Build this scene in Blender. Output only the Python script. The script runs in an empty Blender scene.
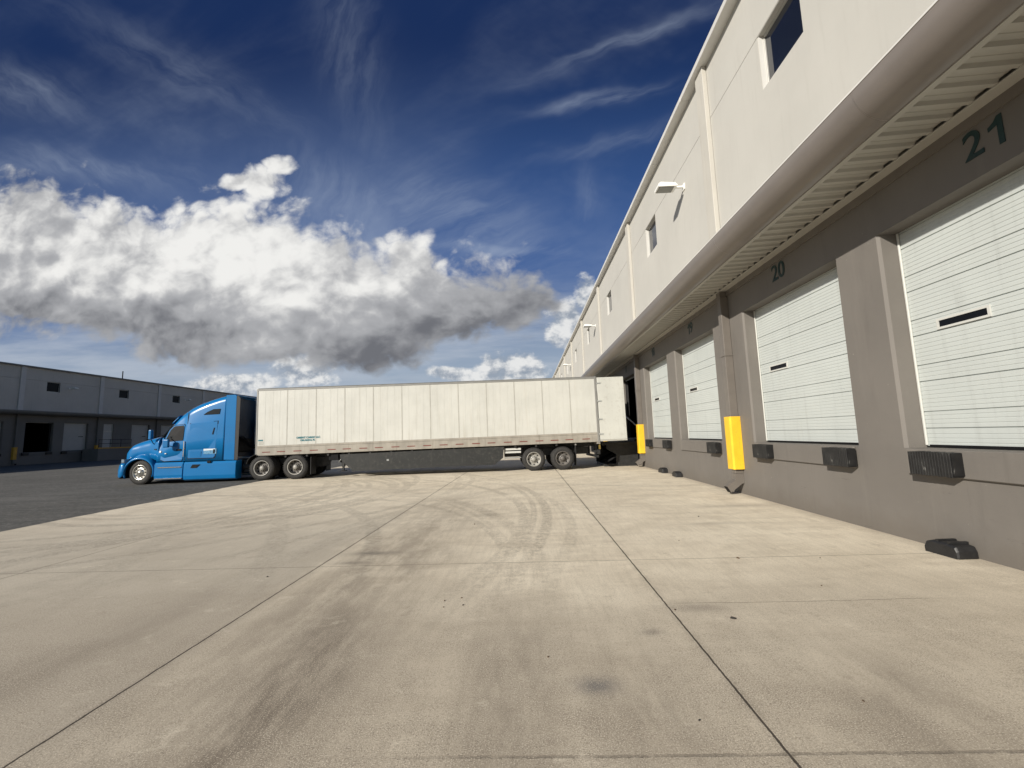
import bpy, bmesh, math, random
from mathutils import Vector, Matrix
random.seed(7)
S = bpy.context.scene
C = S.collection

# ---------------------------------------------------------------- camera
EYE = 1.6
cam_d = bpy.data.cameras.new('camera')
cam = bpy.data.objects.new('camera', cam_d); C.objects.link(cam)
cam_d.sensor_fit = 'HORIZONTAL'; cam_d.sensor_width = 36.0
cam_d.lens = 36.0 * 428.5 / 1024.0
cam_d.clip_start = 0.05; cam_d.clip_end = 4000
pi_, ro_, ya_ = math.radians(6.717), math.radians(-1.778), math.radians(-1.7207)
fw = Vector((math.sin(ya_)*math.cos(pi_), math.cos(ya_)*math.cos(pi_), math.sin(pi_)))
r0 = Vector((math.cos(ya_), -math.sin(ya_), 0)); u0 = r0.cross(fw)
rr = math.cos(ro_)*r0 + math.sin(ro_)*u0
uu = -math.sin(ro_)*r0 + math.cos(ro_)*u0
M = Matrix((rr, uu, -fw)).transposed().to_4x4(); M.translation = (0, 0, EYE)
cam.matrix_world = M
S.camera = cam

# ---------------------------------------------------------------- exposure
S.view_settings.view_transform = 'Standard'
S.view_settings.look = 'None'
S.view_settings.gamma = 1.0
S.view_settings.use_curve_mapping = False
S.view_settings.exposure = 0.20

# ---------------------------------------------------------------- sun
SUN = Vector((1.0, 1.05, -0.65)).normalized()       # direction the light travels
sun_d = bpy.data.lights.new('sun', 'SUN'); sun_d.energy = 5.0; sun_d.angle = math.radians(0.53)
sun_d.color = (1.0, 0.94, 0.84)
sun = bpy.data.objects.new('sun', sun_d); C.objects.link(sun)
sun.rotation_mode = 'QUATERNION'
sun.rotation_quaternion = SUN.to_track_quat('-Z', 'Y')
sun.location = (-20, -20, 30)

# ---------------------------------------------------------------- world: sky with clouds
W = bpy.data.worlds.new('World'); S.world = W; W.use_nodes = True
wt = W.node_tree; wt.nodes.clear()
wn, wl = wt.nodes, wt.links

class E:                                            # tiny expression helper over math nodes
    tree = None
    def __init__(s, sock): s.s = sock
    @staticmethod
    def op(o, *a, clamp=False):
        n = E.tree.nodes.new('ShaderNodeMath'); n.operation = o; n.use_clamp = clamp
        for i, x in enumerate(a):
            if isinstance(x, E): E.tree.links.new(x.s, n.inputs[i])
            else: n.inputs[i].default_value = x
        return E(n.outputs[0])
    def __add__(s, o): return E.op('ADD', s, o)
    __radd__ = __add__
    def __sub__(s, o): return E.op('SUBTRACT', s, o)
    def __rsub__(s, o): return E.op('SUBTRACT', o, s)
    def __mul__(s, o): return E.op('MULTIPLY', s, o)
    __rmul__ = __mul__
    def __truediv__(s, o): return E.op('DIVIDE', s, o)
    def max(s, o): return E.op('MAXIMUM', s, o)
    def min(s, o): return E.op('MINIMUM', s, o)
    def abs(s): return E.op('ABSOLUTE', s)
    def clamp(s): return E.op('ADD', s, 0.0, clamp=True)
    def pow(s, o): return E.op('POWER', s, o)
    def exp(s): return E.op('EXPONENT', s)
def sstep(x, a, b):
    n = E.tree.nodes.new('ShaderNodeMapRange'); n.interpolation_type = 'SMOOTHSTEP'
    E.tree.links.new(x.s, n.inputs[0]); n.inputs[1].default_value = a; n.inputs[2].default_value = b
    return E(n.outputs[0])
def comb(x, y, z=0.0):
    n = E.tree.nodes.new('ShaderNodeCombineXYZ')
    for i, v in enumerate((x, y, z)):
        if isinstance(v, E): E.tree.links.new(v.s, n.inputs[i])
        else: n.inputs[i].default_value = v
    return n.outputs[0]
def noise(vec, scale, detail=6, rough=0.55, lac=2.0, dist=0.0):
    n = E.tree.nodes.new('ShaderNodeTexNoise')
    E.tree.links.new(vec, n.inputs['Vector'])
    n.inputs['Scale'].default_value = scale; n.inputs['Detail'].default_value = detail
    n.inputs['Roughness'].default_value = rough; n.inputs['Lacunarity'].default_value = lac
    n.inputs['Distortion'].default_value = dist
    return E(n.outputs[0])
def mixc(f, a, b):
    n = E.tree.nodes.new('ShaderNodeMix'); n.data_type = 'RGBA'
    if isinstance(f, E): E.tree.links.new(f.s, n.inputs[0])
    else: n.inputs[0].default_value = f
    for k, v in ((6, a), (7, b)):
        if isinstance(v, (tuple, list)): n.inputs[k].default_value = (*v, 1)
        else: E.tree.links.new(v, n.inputs[k])
    return n.outputs[2]

E.tree = wt
tc = wn.new('ShaderNodeTexCoord')
sp = wn.new('ShaderNodeSeparateXYZ'); wl.new(tc.outputs['Generated'], sp.inputs[0])
dx, dy, dz = E(sp.outputs[0]), E(sp.outputs[1]), E(sp.outputs[2])
yy = dy.abs().max(0.12)
U = dx / yy; V = dz / yy

sky = wn.new('ShaderNodeTexSky'); sky.sky_type = 'NISHITA'; sky.sun_disc = False
sky.sun_elevation = math.asin(-SUN.z)
sky.sun_rotation = math.atan2(-SUN.x, -SUN.y)
sky.altitude = 0; sky.air_density = 1.0; sky.dust_density = 0.6; sky.ozone_density = 2.5
SKY = 0.055
hs = wn.new('ShaderNodeHueSaturation'); hs.inputs['Saturation'].default_value = 1.22
hs.inputs['Value'].default_value = 1.0
wl.new(sky.outputs[0], hs.inputs['Color'])
sk = wn.new('ShaderNodeVectorMath'); sk.operation = 'SCALE'; wl.new(hs.outputs[0], sk.inputs[0]); sk.inputs['Scale'].default_value = SKY
base = sk.outputs[0]
# the deep polarised blue away from the sun, pale towards the horizon
deep = (0.009, 0.023, 0.085); mid = (0.045, 0.105, 0.285); low = (0.29, 0.355, 0.44)
g = mixc(sstep(V, 0.28, 1.05), mid, deep)
g = mixc(sstep(V, 0.42, 0.10), g, low)
front = sstep(dy, -0.15, 0.25)
base = mixc(front * 0.92, base, g)

TOP = [(-1.915, 0.507), (-1.554, 0.64), (-1.343, 0.676), (-1.21, 0.691), (-1.101, 0.663), (-0.99, 0.603), (-0.899, 0.604), (-0.822, 0.622), (-0.744, 0.623), (-0.647, 0.594), (-0.574, 0.572), (-0.497, 0.542), (-0.421, 0.517), (-0.321, 0.486), (-0.221, 0.477), (-0.148, 0.432), (-0.05, 0.428), (0.022, 0.399), (0.092, 0.336), (0.147, 0.241)]
BOT = [(-1.881, 0.32), (-1.512, 0.326), (-1.304, 0.333), (-1.147, 0.312), (-1.017, 0.281), (-0.888, 0.246), (-0.762, 0.227), (-0.638, 0.217), (-0.465, 0.201), (-0.344, 0.201), (-0.271, 0.223), (-0.175, 0.246), (-0.078, 0.269), (0.018, 0.29), (0.091, 0.304), (0.147, 0.241)]

SM = [(-0.538,0.165,0.10,0.055),(-0.720,0.140,0.13,0.04),(0.105,0.262,0.060,0.075),(0.160,0.310,0.045,0.07),
(-0.034,0.160,0.10,0.042),(-0.170,0.148,0.105,0.020)]
def curve(x, pts, lo=-2.0, hi=0.3):
    n = E.tree.nodes.new('ShaderNodeFloatCurve')
    E.tree.links.new(((x - lo) / (hi - lo)).clamp().s, n.inputs['Value'])
    c = n.mapping.curves[0]
    pts = [(min(1, max(0, (u - lo)/(hi - lo))), v) for u, v in pts]
    c.points[0].location = pts[0]; c.points[1].location = pts[-1]
    for p in pts[1:-1]: c.points.new(*p)
    n.mapping.update()
    return E(n.outputs[0])
wv = noise(comb(U*1.0, V*1.3, 3.1), 4.2, 3, 0.55)
wv2 = noise(comb(U*1.0, V*1.3, 9.4), 4.2, 3, 0.55)
Uw = U + (wv - 0.5) * 0.09
Vw = V + (wv2 - 0.5) * 0.07
inside = sstep(dy, 0.10, 0.30)
def dens(ou, ov, det):
    u = Uw + ou; v = Vw + ov
    t = curve(u, TOP); b = curve(u, BOT)
    F = ((t - v) * 9.0).min((v - b) * 14.0 + 0.5).min(1.4)
    for (cx, cy, ax, ay) in ((-0.650,0.655,0.075,0.050),(-0.600,0.700,0.052,0.036),(-0.722,0.655,0.05,0.030)):
        ex = (u - cx) * (1/ax); ey = (v - (cy + 0.0)) * (1/ay)
        F = F.max(0.85 - (ex*ex + ey*ey) * 0.9)
    n = noise(comb(u * 1.0, v * 1.25, 0.0), 6.5, det, 0.60, 2.1)
    bl = (noise(comb(u * 1.0, v * 1.15, 3.0), 8.5, 2, 0.45) * 2.0 - 1.0).abs()
    bs = (noise(comb(u * 1.0, v * 1.15, 8.0), 21.0, 2, 0.45) * 2.0 - 1.0).abs()
    n = n * 0.80 + bl * 0.42 + bs * 0.16
    return F + (n - 0.53) * 2.9 + 0.30, n
D0, n0 = dens(0, 0, 8)
D1, n1 = dens(-0.022, 0.040, 4)
nb = noise(comb(Uw, Vw * 1.2, 6.0), 3.0, 3, 0.5)
alpha = sstep(D0, -0.02, 0.70) * inside * sstep(U, 0.135, 0.07) * sstep(U, -2.0, -1.8) * sstep(dz, 0.02, 0.06)
bb = curve(U, BOT)
hgt = V - bb
lit = 0.25 + (n0 - n1) * 1.05 + (nb - 0.5) * 1.05 + sstep(hgt, -0.02, 0.22) * 0.46 - 0.22 * sstep(U, -0.60, -0.25) + 0.15 * sstep(U, -1.1, -0.6)
thin = 1.0 - sstep(D0, 0.0, 0.9)
lit = (lit + thin * 0.12).clamp()
ccol = mixc(sstep(lit, -0.05, 0.60), (0.135, 0.14, 0.157), (0.36, 0.365, 0.38))
ccol = mixc(sstep(lit, 0.50, 1.0), ccol, (0.76, 0.755, 0.735))
p2 = comb(Uw, Vw)
F = None
for (cx, cy, a, b) in SM:
    s1 = wn.new('ShaderNodeVectorMath'); s1.operation = 'SUBTRACT'; wl.new(p2, s1.inputs[0]); s1.inputs[1].default_value = (cx, cy, 0)
    s2 = wn.new('ShaderNodeVectorMath'); s2.operation = 'MULTIPLY'; wl.new(s1.outputs[0], s2.inputs[0]); s2.inputs[1].default_value = (1/a, 1/b, 0)
    s3 = wn.new('ShaderNodeVectorMath'); s3.operation = 'DOT_PRODUCT'; wl.new(s2.outputs[0], s3.inputs[0]); wl.new(s2.outputs[0], s3.inputs[1])
    e = (1.0 - E(s3.outputs['Value'])).max(-3.0)
    F = e if F is None else F.max(e)
m0 = noise(comb(U, V * 1.3, 4.0), 15, 7, 0.6); m1 = noise(comb(U - 0.014, V * 1.3 + 0.026, 4.0), 15, 4, 0.6)
alpha2 = sstep(F + (m0 - 0.5) * 3.0, 0.0, 0.8) * inside * sstep(dz, 0.02, 0.06)
ccol2 = mixc(sstep(0.55 + (m0 - m1) * 2.6, 0.2, 0.9), (0.26, 0.30, 0.36), (0.72, 0.72, 0.71))

# cirrus: two families of fibres, gathered along streaks
wob = noise(comb(U, V, 7.0), 4.0, 4, 0.6)
cu = U + (wob - 0.5) * 0.12; cv = V + (wv - 0.5) * 0.12
fibA = noise(comb((cu * 0.93 + cv * 0.35) * 2.0, (cv * 0.93 - cu * 0.35) * 12.0, 1.0), 1.7, 6, 0.62)
fibB = noise(comb((cu * 0.82 - cv * 0.57) * 2.0, (cv * 0.82 + cu * 0.57) * 9.0, 5.0), 1.6, 6, 0.62)
fibC = noise(comb((cv * 0.97 + cu * 0.2) * 2.0, (cu * 0.97 - cv * 0.2) * 9.0, 8.0), 1.6, 6, 0.62)
ST = [(0.086,0.926,0.543,1.092,0.022,.34,0),(0.095,0.815,0.352,0.862,0.020,.50,0),(0.110,0.695,0.391,0.752,0.018,.26,0),
(-0.484,1.266,-0.379,0.801,0.070,.24,2),(-0.263,0.488,0.101,0.445,0.018,.55,0),(-1.452,0.784,-0.811,0.657,0.040,.34,1),
(-1.478,0.996,-1.186,0.912,0.060,.34,1),(0.180,0.665,0.174,0.508,0.030,.22,2),(-0.376,0.620,0.097,0.442,0.085,.34,0),
(-0.581,0.700,-0.346,0.472,0.10,.28,2),(-1.187,1.167,-0.562,0.797,0.05,.20,1)]
cir = None
for (x0, y0, x1, y1, w, st, f) in ST:
    L = math.hypot(x1-x0, y1-y0); tx, ty = (x1-x0)/L, (y1-y0)/L
    a = cu * tx + cv * ty - (x0 * tx + y0 * ty + L/2)
    b = cv * tx - cu * ty - (y0 * tx - x0 * ty)
    m = (b*b * (-1/(w*w)) - (a*a) * (3.2/(L*L))).exp() * sstep((fibA, fibB, fibC)[f], 0.22, 0.80) * st
    cir = m if cir is None else cir.max(m)
veil = 0.10 * sstep(V, 1.1, 0.5) * sstep(U, 0.1, -0.5) + sstep(noise(comb(U*0.8 + V*0.5, V*1.6 - U*0.7, 2.0), 1.5, 5, 0.6, 2.0, 0.4), 0.42, 0.80) * (fibB * 0.9) * 0.40 * sstep(V, 1.5, 0.5)
cir = (cir + veil).min(0.9)
band = sstep(noise(comb(U*0.9, V*6.0, 1.0), 2.4, 6, 0.6), 0.38, 0.66) * sstep(V, 0.42, 0.22)
col = mixc(cir, base, (0.36, 0.42, 0.52))
col = mixc(band * 0.55, col, (0.44, 0.48, 0.54))
col = mixc(alpha2 * 0.92, col, ccol2)
col = mixc(alpha, col, ccol)
col = mixc(sstep(dz, 0.0, -0.02), col, (0.20, 0.20, 0.19))
W.cycles.sampling_method = 'MANUAL'; W.cycles.sample_map_resolution = 512
bg = wn.new('ShaderNodeBackground'); wl.new(col, bg.inputs['Color']); bg.inputs['Strength'].default_value = 1.0
wo = wn.new('ShaderNodeOutputWorld'); wl.new(bg.outputs[0], wo.inputs[0])

# ================================================================ helpers
class MB:
    """collects faces for ONE mesh object"""
    def __init__(s): s.v = []; s.f = []; s.sm = []; s.mi = []; s.cur = 0
    def add(s, vs, fs, smooth=False):
        o = len(s.v); s.v += [tuple(p) for p in vs]
        for f in fs: s.f.append([i + o for i in f]); s.sm.append(smooth); s.mi.append(s.cur)
        return s
    def box(s, x0, x1, y0, y1, z0, z1):
        x0, x1 = min(x0, x1), max(x0, x1); y0, y1 = min(y0, y1), max(y0, y1); z0, z1 = min(z0, z1), max(z0, z1)
        return s.add([(x0,y0,z0),(x1,y0,z0),(x1,y1,z0),(x0,y1,z0),(x0,y0,z1),(x1,y0,z1),(x1,y1,z1),(x0,y1,z1)],
              [(0,3,2,1),(4,5,6,7),(0,1,5,4),(1,2,6,5),(2,3,7,6),(3,0,4,7)])
    def prism(s, poly, axis, a, b, smooth=False, caps=True):
        """poly in the two axes other than `axis` (kept in x,y,z order)"""
        def P(p, t):
            if axis == 'x': return (t, p[0], p[1])
            if axis == 'y': return (p[0], t, p[1])
            return (p[0], p[1], t)
        n = len(poly); vs = [P(p, a) for p in poly] + [P(p, b) for p in poly]
        s.add(vs, [(i, (i+1) % n, n+(i+1) % n, n+i) for i in range(n)], smooth)
        if caps: s.add(vs, [tuple(range(n))[::-1], tuple(range(n, 2*n))])
        return s
    def sheet(s, line, axis, a, b, smooth=False):
        def P(p, t):
            if axis == 'x': return (t, p[0], p[1])
            if axis == 'y': return (p[0], t, p[1])
            return (p[0], p[1], t)
        n = len(line)
        return s.add([P(p, a) for p in line] + [P(p, b) for p in line], [(i, i+1, n+i+1, n+i) for i in range(n-1)], smooth)
    def tube(s, pts, r, n=8, caps=True, smooth=True):
        pts = [Vector(p) for p in pts]; rings = []
        rs = r if isinstance(r, (list, tuple)) else [r]*len(pts)
        up = Vector((0, 0, 1))
        for i, p in enumerate(pts):
            d = (pts[min(i+1, len(pts)-1)] - pts[max(i-1, 0)]).normalized()
            a = d.cross(up)
            if a.length < 1e-3: a = d.cross(Vector((1, 0, 0)))
            a.normalize(); b = d.cross(a)
            rings.append([p + rs[i]*(math.cos(2*math.pi*k/n)*a + math.sin(2*math.pi*k/n)*b) for k in range(n)])
        vs = [q for R in rings for q in R]
        fs = [(i*n+k, i*n+(k+1) % n, (i+1)*n+(k+1) % n, (i+1)*n+k) for i in range(len(pts)-1) for k in range(n)]
        s.add(vs, fs, smooth)
        if caps: s.add(rings[0], [tuple(range(n))]); s.add(rings[-1], [tuple(range(n))])
        return s
    def lathe(s, prof, c, axis='y', n=32, smooth=True):
        """prof: list of (radius, offset along axis)"""
        vs = []
        for r, h in prof:
            for k in range(n):
                t = 2*math.pi*k/n; a, b = r*math.cos(t), r*math.sin(t)
                vs.append((c[0]+a, c[1]+h, c[2]+b) if axis == 'y' else ((c[0]+h, c[1]+a, c[2]+b) if axis == 'x' else (c[0]+a, c[1]+b, c[2]+h)))
        m = len(prof)
        s.add(vs, [(i*n+k, i*n+(k+1) % n, (i+1)*n+(k+1) % n, (i+1)*n+k) for i in range(m-1) for k in range(n)], smooth)
        return s

def obj(name, mb, m, parent=None, bevel=0.0, seg=1, loc=None, recalc=True):
    me = bpy.data.meshes.new(name)
    me.from_pydata(mb.v, [], mb.f)
    me.polygons.foreach_set('use_smooth', mb.sm)
    ms = m if isinstance(m, (list, tuple)) else [m]
    for x in ms: me.materials.append(x)
    if len(ms) > 1: me.polygons.foreach_set('material_index', mb.mi)
    if recalc:
        bm = bmesh.new(); bm.from_mesh(me)
        bmesh.ops.remove_doubles(bm, verts=bm.verts, dist=1e-5) if any(mb.sm) else None
        bmesh.ops.recalc_face_normals(bm, faces=bm.faces); bm.to_mesh(me); bm.free()
    me.update()
    o = bpy.data.objects.new(name, me); C.objects.link(o)
    if parent is not None: o.parent = parent
    if loc is not None: o.location = loc
    if bevel:
        b = o.modifiers.new('bevel', 'BEVEL'); b.width = bevel; b.segments = seg; b.limit_method = 'ANGLE'; b.angle_limit = math.radians(40)
        b.harden_normals = False
    return o
def tag(o, label=None, cat=None, group=None, kind=None):
    if label: o['label'] = label
    if cat: o['category'] = cat
    if group: o['group'] = group
    if kind: o['kind'] = kind
    return o
def thing(name, loc, label, cat, group=None, rot=(0, 0, 0)):
    o = bpy.data.objects.new(name, None); C.objects.link(o); o.location = loc; o.rotation_euler = rot
    o.empty_display_size = 0.3
    return tag(o, label, cat, group)
def dup(o, parent, loc):
    """another of a part (and of its sub-parts) of the same thing, sharing mesh data"""
    c = o.copy(); C.objects.link(c); c.parent = parent; c.location = loc
    for k in list(o.children):
        g = k.copy(); C.objects.link(g); g.parent = c
    return c
def dup_thing(o, loc, rotz, label):
    c = o.copy(); C.objects.link(c); c.location = loc; c.rotation_euler = (0, 0, rotz); c['label'] = label
    for k in list(o.children):
        g = k.copy(); C.objects.link(g); g.parent = c
    return c

# ================================================================ materials
def new_mat(name):
    m = bpy.data.materials.new(name); m.use_nodes = True
    t = m.node_tree; E.tree = t
    b = t.nodes['Principled BSDF']
    return m, t, b
def coords(t, kind='Object'):
    n = t.nodes.new('ShaderNodeTexCoord'); return n.outputs[kind]
def scalev(t, v, sx, sy, sz):
    n = t.nodes.new('ShaderNodeVectorMath'); n.operation = 'MULTIPLY'; t.links.new(v, n.inputs[0]); n.inputs[1].default_value = (sx, sy, sz)
    return n.outputs[0]
def bump(t, b, h, dist=0.003, strength=0.5):
    n = t.nodes.new('ShaderNodeBump'); n.inputs['Distance'].default_value = dist; n.inputs['Strength'].default_value = strength
    t.links.new(h.s, n.inputs['Height']); t.links.new(n.outputs[0], b.inputs['Normal'])
def paint(name, c, rough=0.6, var=0.12, sc=1.5, grain=0.0, gsc=120, metal=0.0, coat=0.0, streak=0.0, dirt=None, dirt_amt=0.0, spec=0.5):
    m, t, b = new_mat(name)
    p = coords(t)
    n = noise(p, sc, 5, 0.6)
    dark = tuple(x*(1-var) for x in c); light = tuple(min(1, x*(1+var)) for x in c)
    col = mixc(sstep(n, 0.3, 0.7), dark, light)
    if streak:
        s2 = noise(scalev(t, p, 3.0, 3.0, 0.22), 2.5, 6, 0.65)
        col = mixc(sstep(s2, 0.50, 0.80) * streak, col, tuple(x*0.45 for x in (dirt or c)))
    if dirt_amt:
        s3 = noise(p, sc*4, 7, 0.7)
        col = mixc(sstep(s3, 0.50, 0.72) * dirt_amt, col, dirt)
    t.links.new(col, b.inputs['Base Color'])
    b.inputs['Roughness'].default_value = rough; b.inputs['Metallic'].default_value = metal
    b.inputs['Coat Weight'].default_value = coat; b.inputs['Coat Roughness'].default_value = 0.06
    b.inputs['Specular IOR Level'].default_value = spec
    if grain: bump(t, b, noise(p, gsc, 4, 0.6), grain, 0.6)
    return m

WALL_W  = paint('painted_tilt_up_white', (0.475, 0.462, 0.425), 0.75, 0.035, 0.5, 0.003, 90, streak=0.13, dirt=(0.5, 0.45, 0.38))
WALL_P  = paint('painted_pilaster_white', (0.475, 0.455, 0.41), 0.75, 0.04, 0.8, 0.003, 90, streak=0.3, dirt=(0.52, 0.42, 0.33))
WALL_G  = paint('painted_tilt_up_taupe', (0.150, 0.134, 0.117), 0.7, 0.06, 0.6, 0.002, 110, streak=0.22, dirt=(0.30, 0.26, 0.22))
TRIM_G  = paint('painted_metal_taupe', (0.145, 0.129, 0.113), 0.45, 0.06, 3, 0.0006, 60)
NOSE    = paint('canopy_fascia_taupe', (0.19, 0.168, 0.152), 0.30, 0.05, 1.2, spec=0.5)
DECK    = paint('soffit_deck', (0.40, 0.385, 0.345), 0.5, 0.06, 1.0)
COPING  = paint('coping_metal', (0.62, 0.61, 0.58), 0.4, 0.03, 2)
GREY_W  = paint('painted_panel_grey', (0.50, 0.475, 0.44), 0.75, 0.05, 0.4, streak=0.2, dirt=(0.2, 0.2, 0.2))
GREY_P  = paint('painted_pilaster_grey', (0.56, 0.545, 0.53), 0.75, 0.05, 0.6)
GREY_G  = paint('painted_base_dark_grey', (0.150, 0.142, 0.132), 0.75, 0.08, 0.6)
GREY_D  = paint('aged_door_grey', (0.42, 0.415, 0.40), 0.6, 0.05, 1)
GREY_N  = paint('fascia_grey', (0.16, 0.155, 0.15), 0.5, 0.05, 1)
DOOR_W  = paint('dock_door_white', (0.47, 0.50, 0.485), 0.45, 0.04, 1.2, streak=0.22, dirt=(0.34, 0.33, 0.30), dirt_amt=0.10)
SEAL_W  = paint('vinyl_white', (0.52, 0.52, 0.49), 0.5, 0.02)
YEL     = paint('safety_yellow', (0.80, 0.48, 0.022), 0.5, 0.10, 3, streak=0.5, dirt=(0.30, 0.19, 0.05), dirt_amt=0.40)
YEL_OLD = paint('kerb_yellow', (0.55, 0.30, 0.03), 0.6, 0.15, 4, dirt=(0.1, 0.08, 0.05), dirt_amt=0.6)
RUB     = paint('black_rubber', (0.018, 0.018, 0.018), 0.65, 0.3, 9, 0.002, 60, dirt=(0.17, 0.165, 0.155), dirt_amt=0.35)
BLK     = paint('black_steel', (0.008, 0.008, 0.009), 0.6, 0.3, 6, spec=0.15)
DARKP   = paint('chassis_black', (0.014, 0.014, 0.014), 0.6, 0.4, 8, dirt=(0.06, 0.055, 0.045), dirt_amt=0.4)
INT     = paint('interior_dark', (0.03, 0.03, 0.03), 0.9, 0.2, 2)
NUM     = paint('number_teal', (0.006, 0.028, 0.029), 0.5, 0.1, 10)
DARK_TRACK = paint('dark_track', (0.03, 0.03, 0.03), 0.6, 0.2, 6)
ALU     = paint('aluminium_frame', (0.5, 0.49, 0.46), 0.35, 0.04, 3, metal=0.3)
STEEL   = paint('galvanised_steel', (0.42, 0.43, 0.42), 0.4, 0.12, 6, metal=0.6)
LAMPW   = paint('lamp_white', (0.8, 0.79, 0.75), 0.4, 0.02)
LENS    = paint('lamp_lens', (0.20, 0.20, 0.18), 0.25, 0.05)
def glass(name, c, rough=0.05):
    m, t, b = new_mat(name)
    b.inputs['Base Color'].default_value = (*c, 1); b.inputs['Roughness'].default_value = rough
    b.inputs['Specular IOR Level'].default_value = 0.8; b.inputs['IOR'].default_value = 1.5
    bump(t, b, noise(coords(t), 0.9, 2, 0.5), 0.004, 0.3)
    return m
PANE = glass('window_glass', (0.008, 0.010, 0.016))
CABG = paint('cab_glass', (0.010, 0.011, 0.009), 0.02, 0.3, 3, spec=0.6)
PANE_D = glass('far_window_glass', (0.006, 0.007, 0.009), 0.2)
PANE_D.node_tree.nodes['Principled BSDF'].inputs['Specular IOR Level'].default_value = 0.1

# worn bumper rubber: vertical scrapes
m, t, b = new_mat('bumper_rubber'); BUMP = m
p = coords(t)
s1 = noise(scalev(t, p, 9, 9, 2.2), 2.0, 5, 0.65); s2 = noise(p, 5, 4, 0.6)
f = sstep(s1, 0.56, 0.64) * sstep(s2, 0.50, 0.62)
t.links.new(mixc(f * 0.60, mixc(sstep(s2, 0.3, 0.7), (0.004, 0.004, 0.0045), (0.014, 0.014, 0.014)), (0.24, 0.235, 0.22)), b.inputs['Base Color'])
b.inputs['Roughness'].default_value = 0.55
bump(t, b, s1, 0.002, 0.4)
def scuffed(name, c, rough):
    m, t, b = new_mat(name); p = coords(t)
    n = noise(p, 0.6, 6, 0.65); col = mixc(sstep(n, 0.3, 0.7), tuple(x*.93 for x in c), tuple(x*1.06 for x in c))
    s = t.nodes.new('ShaderNodeSeparateXYZ'); t.links.new(p, s.inputs[0]); z = E(s.outputs[2])
    st = noise(scalev(t, p, 1, 2.2, 0.16), 1.6, 8, 0.7)
    col = mixc(sstep(st, 0.52, 0.72) * 0.22, col, tuple(x*1.45 for x in c))
    col = mixc(sstep(noise(scalev(t, p, 1, 1.3, 0.2), 2.3, 7, 0.7), 0.54, 0.72) * 0.30, col, tuple(x*.62 for x in c))
    low = sstep(z + (noise(p, 3.0, 7, 0.75) - 0.5) * 0.7, 0.42, 0.02)
    col = mixc(low * 0.40, col, (0.115, 0.098, 0.078))
    scr = sstep(noise(scalev(t, p, 1, 0.7, 6.0), 2.4, 8, 0.8), 0.62, 0.66) * sstep(z, 1.6, 0.8)
    col = mixc(scr * 0.5, col, (0.06, 0.055, 0.05))
    chip = sstep(noise(p, 9.0, 4, 0.7), 0.69, 0.72)
    col = mixc(chip * 0.5, col, (0.32, 0.30, 0.27))
    t.links.new(col, b.inputs['Base Color']); b.inputs['Roughness'].default_value = rough
    bump(t, b, noise(p, 70, 4, 0.7), 0.003, 0.5)
    return m
WALL_G = scuffed('painted_tilt_up_taupe_worn', (0.150, 0.137, 0.123), 0.7)

# ---- concrete apron
m, t, b = new_mat('concrete_apron'); CONC = m
p = coords(t)
sp2 = t.nodes.new('ShaderNodeSeparateXYZ'); t.links.new(p, sp2.inputs[0]); X, Y = E(sp2.outputs[0]), E(sp2.outputs[1])
big = noise(p, 0.32, 5, 0.6); med = noise(p, 1.7, 6, 0.62); fine = noise(p, 52, 4, 0.8); grit = noise(p, 125, 2, 0.7)
warp = noise(p, 0.55, 3, 0.5); jit = noise(p, 6.0, 4, 0.6)
col = mixc(sstep(big, 0.28, 0.72), (0.70, 0.615, 0.48), (0.82, 0.735, 0.585))
blot = sstep(noise(scalev(t, p, 0.7, 2.2, 1), 1.1, 6, 0.68), 0.48, 0.66)
col = mixc(blot * 0.30, col, (0.40, 0.335, 0.25))
col = mixc(sstep(med, 0.35, 0.72) * 0.36, col, (0.44, 0.375, 0.285))
slab_vignette = sstep(X + (warp - 0.5)*0.8, -2.45, -2.85) * sstep(Y, 12.0, 6.0)  # left of the joint: slab tone with lens vignetting painted into the colour
col = mixc(slab_vignette * 0.62, col, (0.36, 0.325, 0.27))
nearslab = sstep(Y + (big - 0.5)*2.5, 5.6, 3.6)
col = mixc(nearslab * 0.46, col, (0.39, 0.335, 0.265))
brush = noise(scalev(t, p, 9.0, 0.8, 1.0), 2.0, 6, 0.65)
col = mixc(sstep(brush, 0.40, 0.72) * 0.26, col, (0.38, 0.33, 0.25))
# worn, dirtier driving lanes
def lane(c, w, y0, y1, fall=1.0):
    d = (X + (warp - 0.5) * 1.1 - c)
    return (d * d * (-1/(w*w))).exp() * sstep(Y, y1, y0)
dirty = (lane(-1.66, 0.36, 2.9, 5.6) * 1.25).max(lane(-1.85, 0.85, 6.0, 15.0) * 0.62).max(lane(-0.1, 0.42, 2.9, 4.8) * 0.62).max(lane(2.0, 0.6, 2.6, 3.9) * 0.6).max(lane(-3.5, 0.30, 3.0, 6.0) * 0.5).max(lane(0.65, 0.3, 2.6, 4.3) * 0.55)
spread = sstep(noise(scalev(t, p, 2.4, 0.7, 1), 1.5, 8, 0.72), 0.34, 0.62)
col = mixc((dirty * (spread * 0.65 + 0.35) * 1.0).clamp(), col, (0.185, 0.153, 0.118))
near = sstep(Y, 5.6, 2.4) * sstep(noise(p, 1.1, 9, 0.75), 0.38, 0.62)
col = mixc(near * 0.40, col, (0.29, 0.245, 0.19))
spat = sstep(noise(p, 3.2, 9, 0.8), 0.56, 0.66)
col = mixc(spat * 0.30, col, (0.25, 0.205, 0.155))
pale = sstep(noise(scalev(t, p, 1.0, 1.6, 1), 2.1, 8, 0.75), 0.58, 0.68)
col = mixc(pale * 0.22, col, (0.90, 0.82, 0.66))
edge_d = sstep(noise(p, 0.8, 6, 0.7), 0.46, 0.64)
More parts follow.
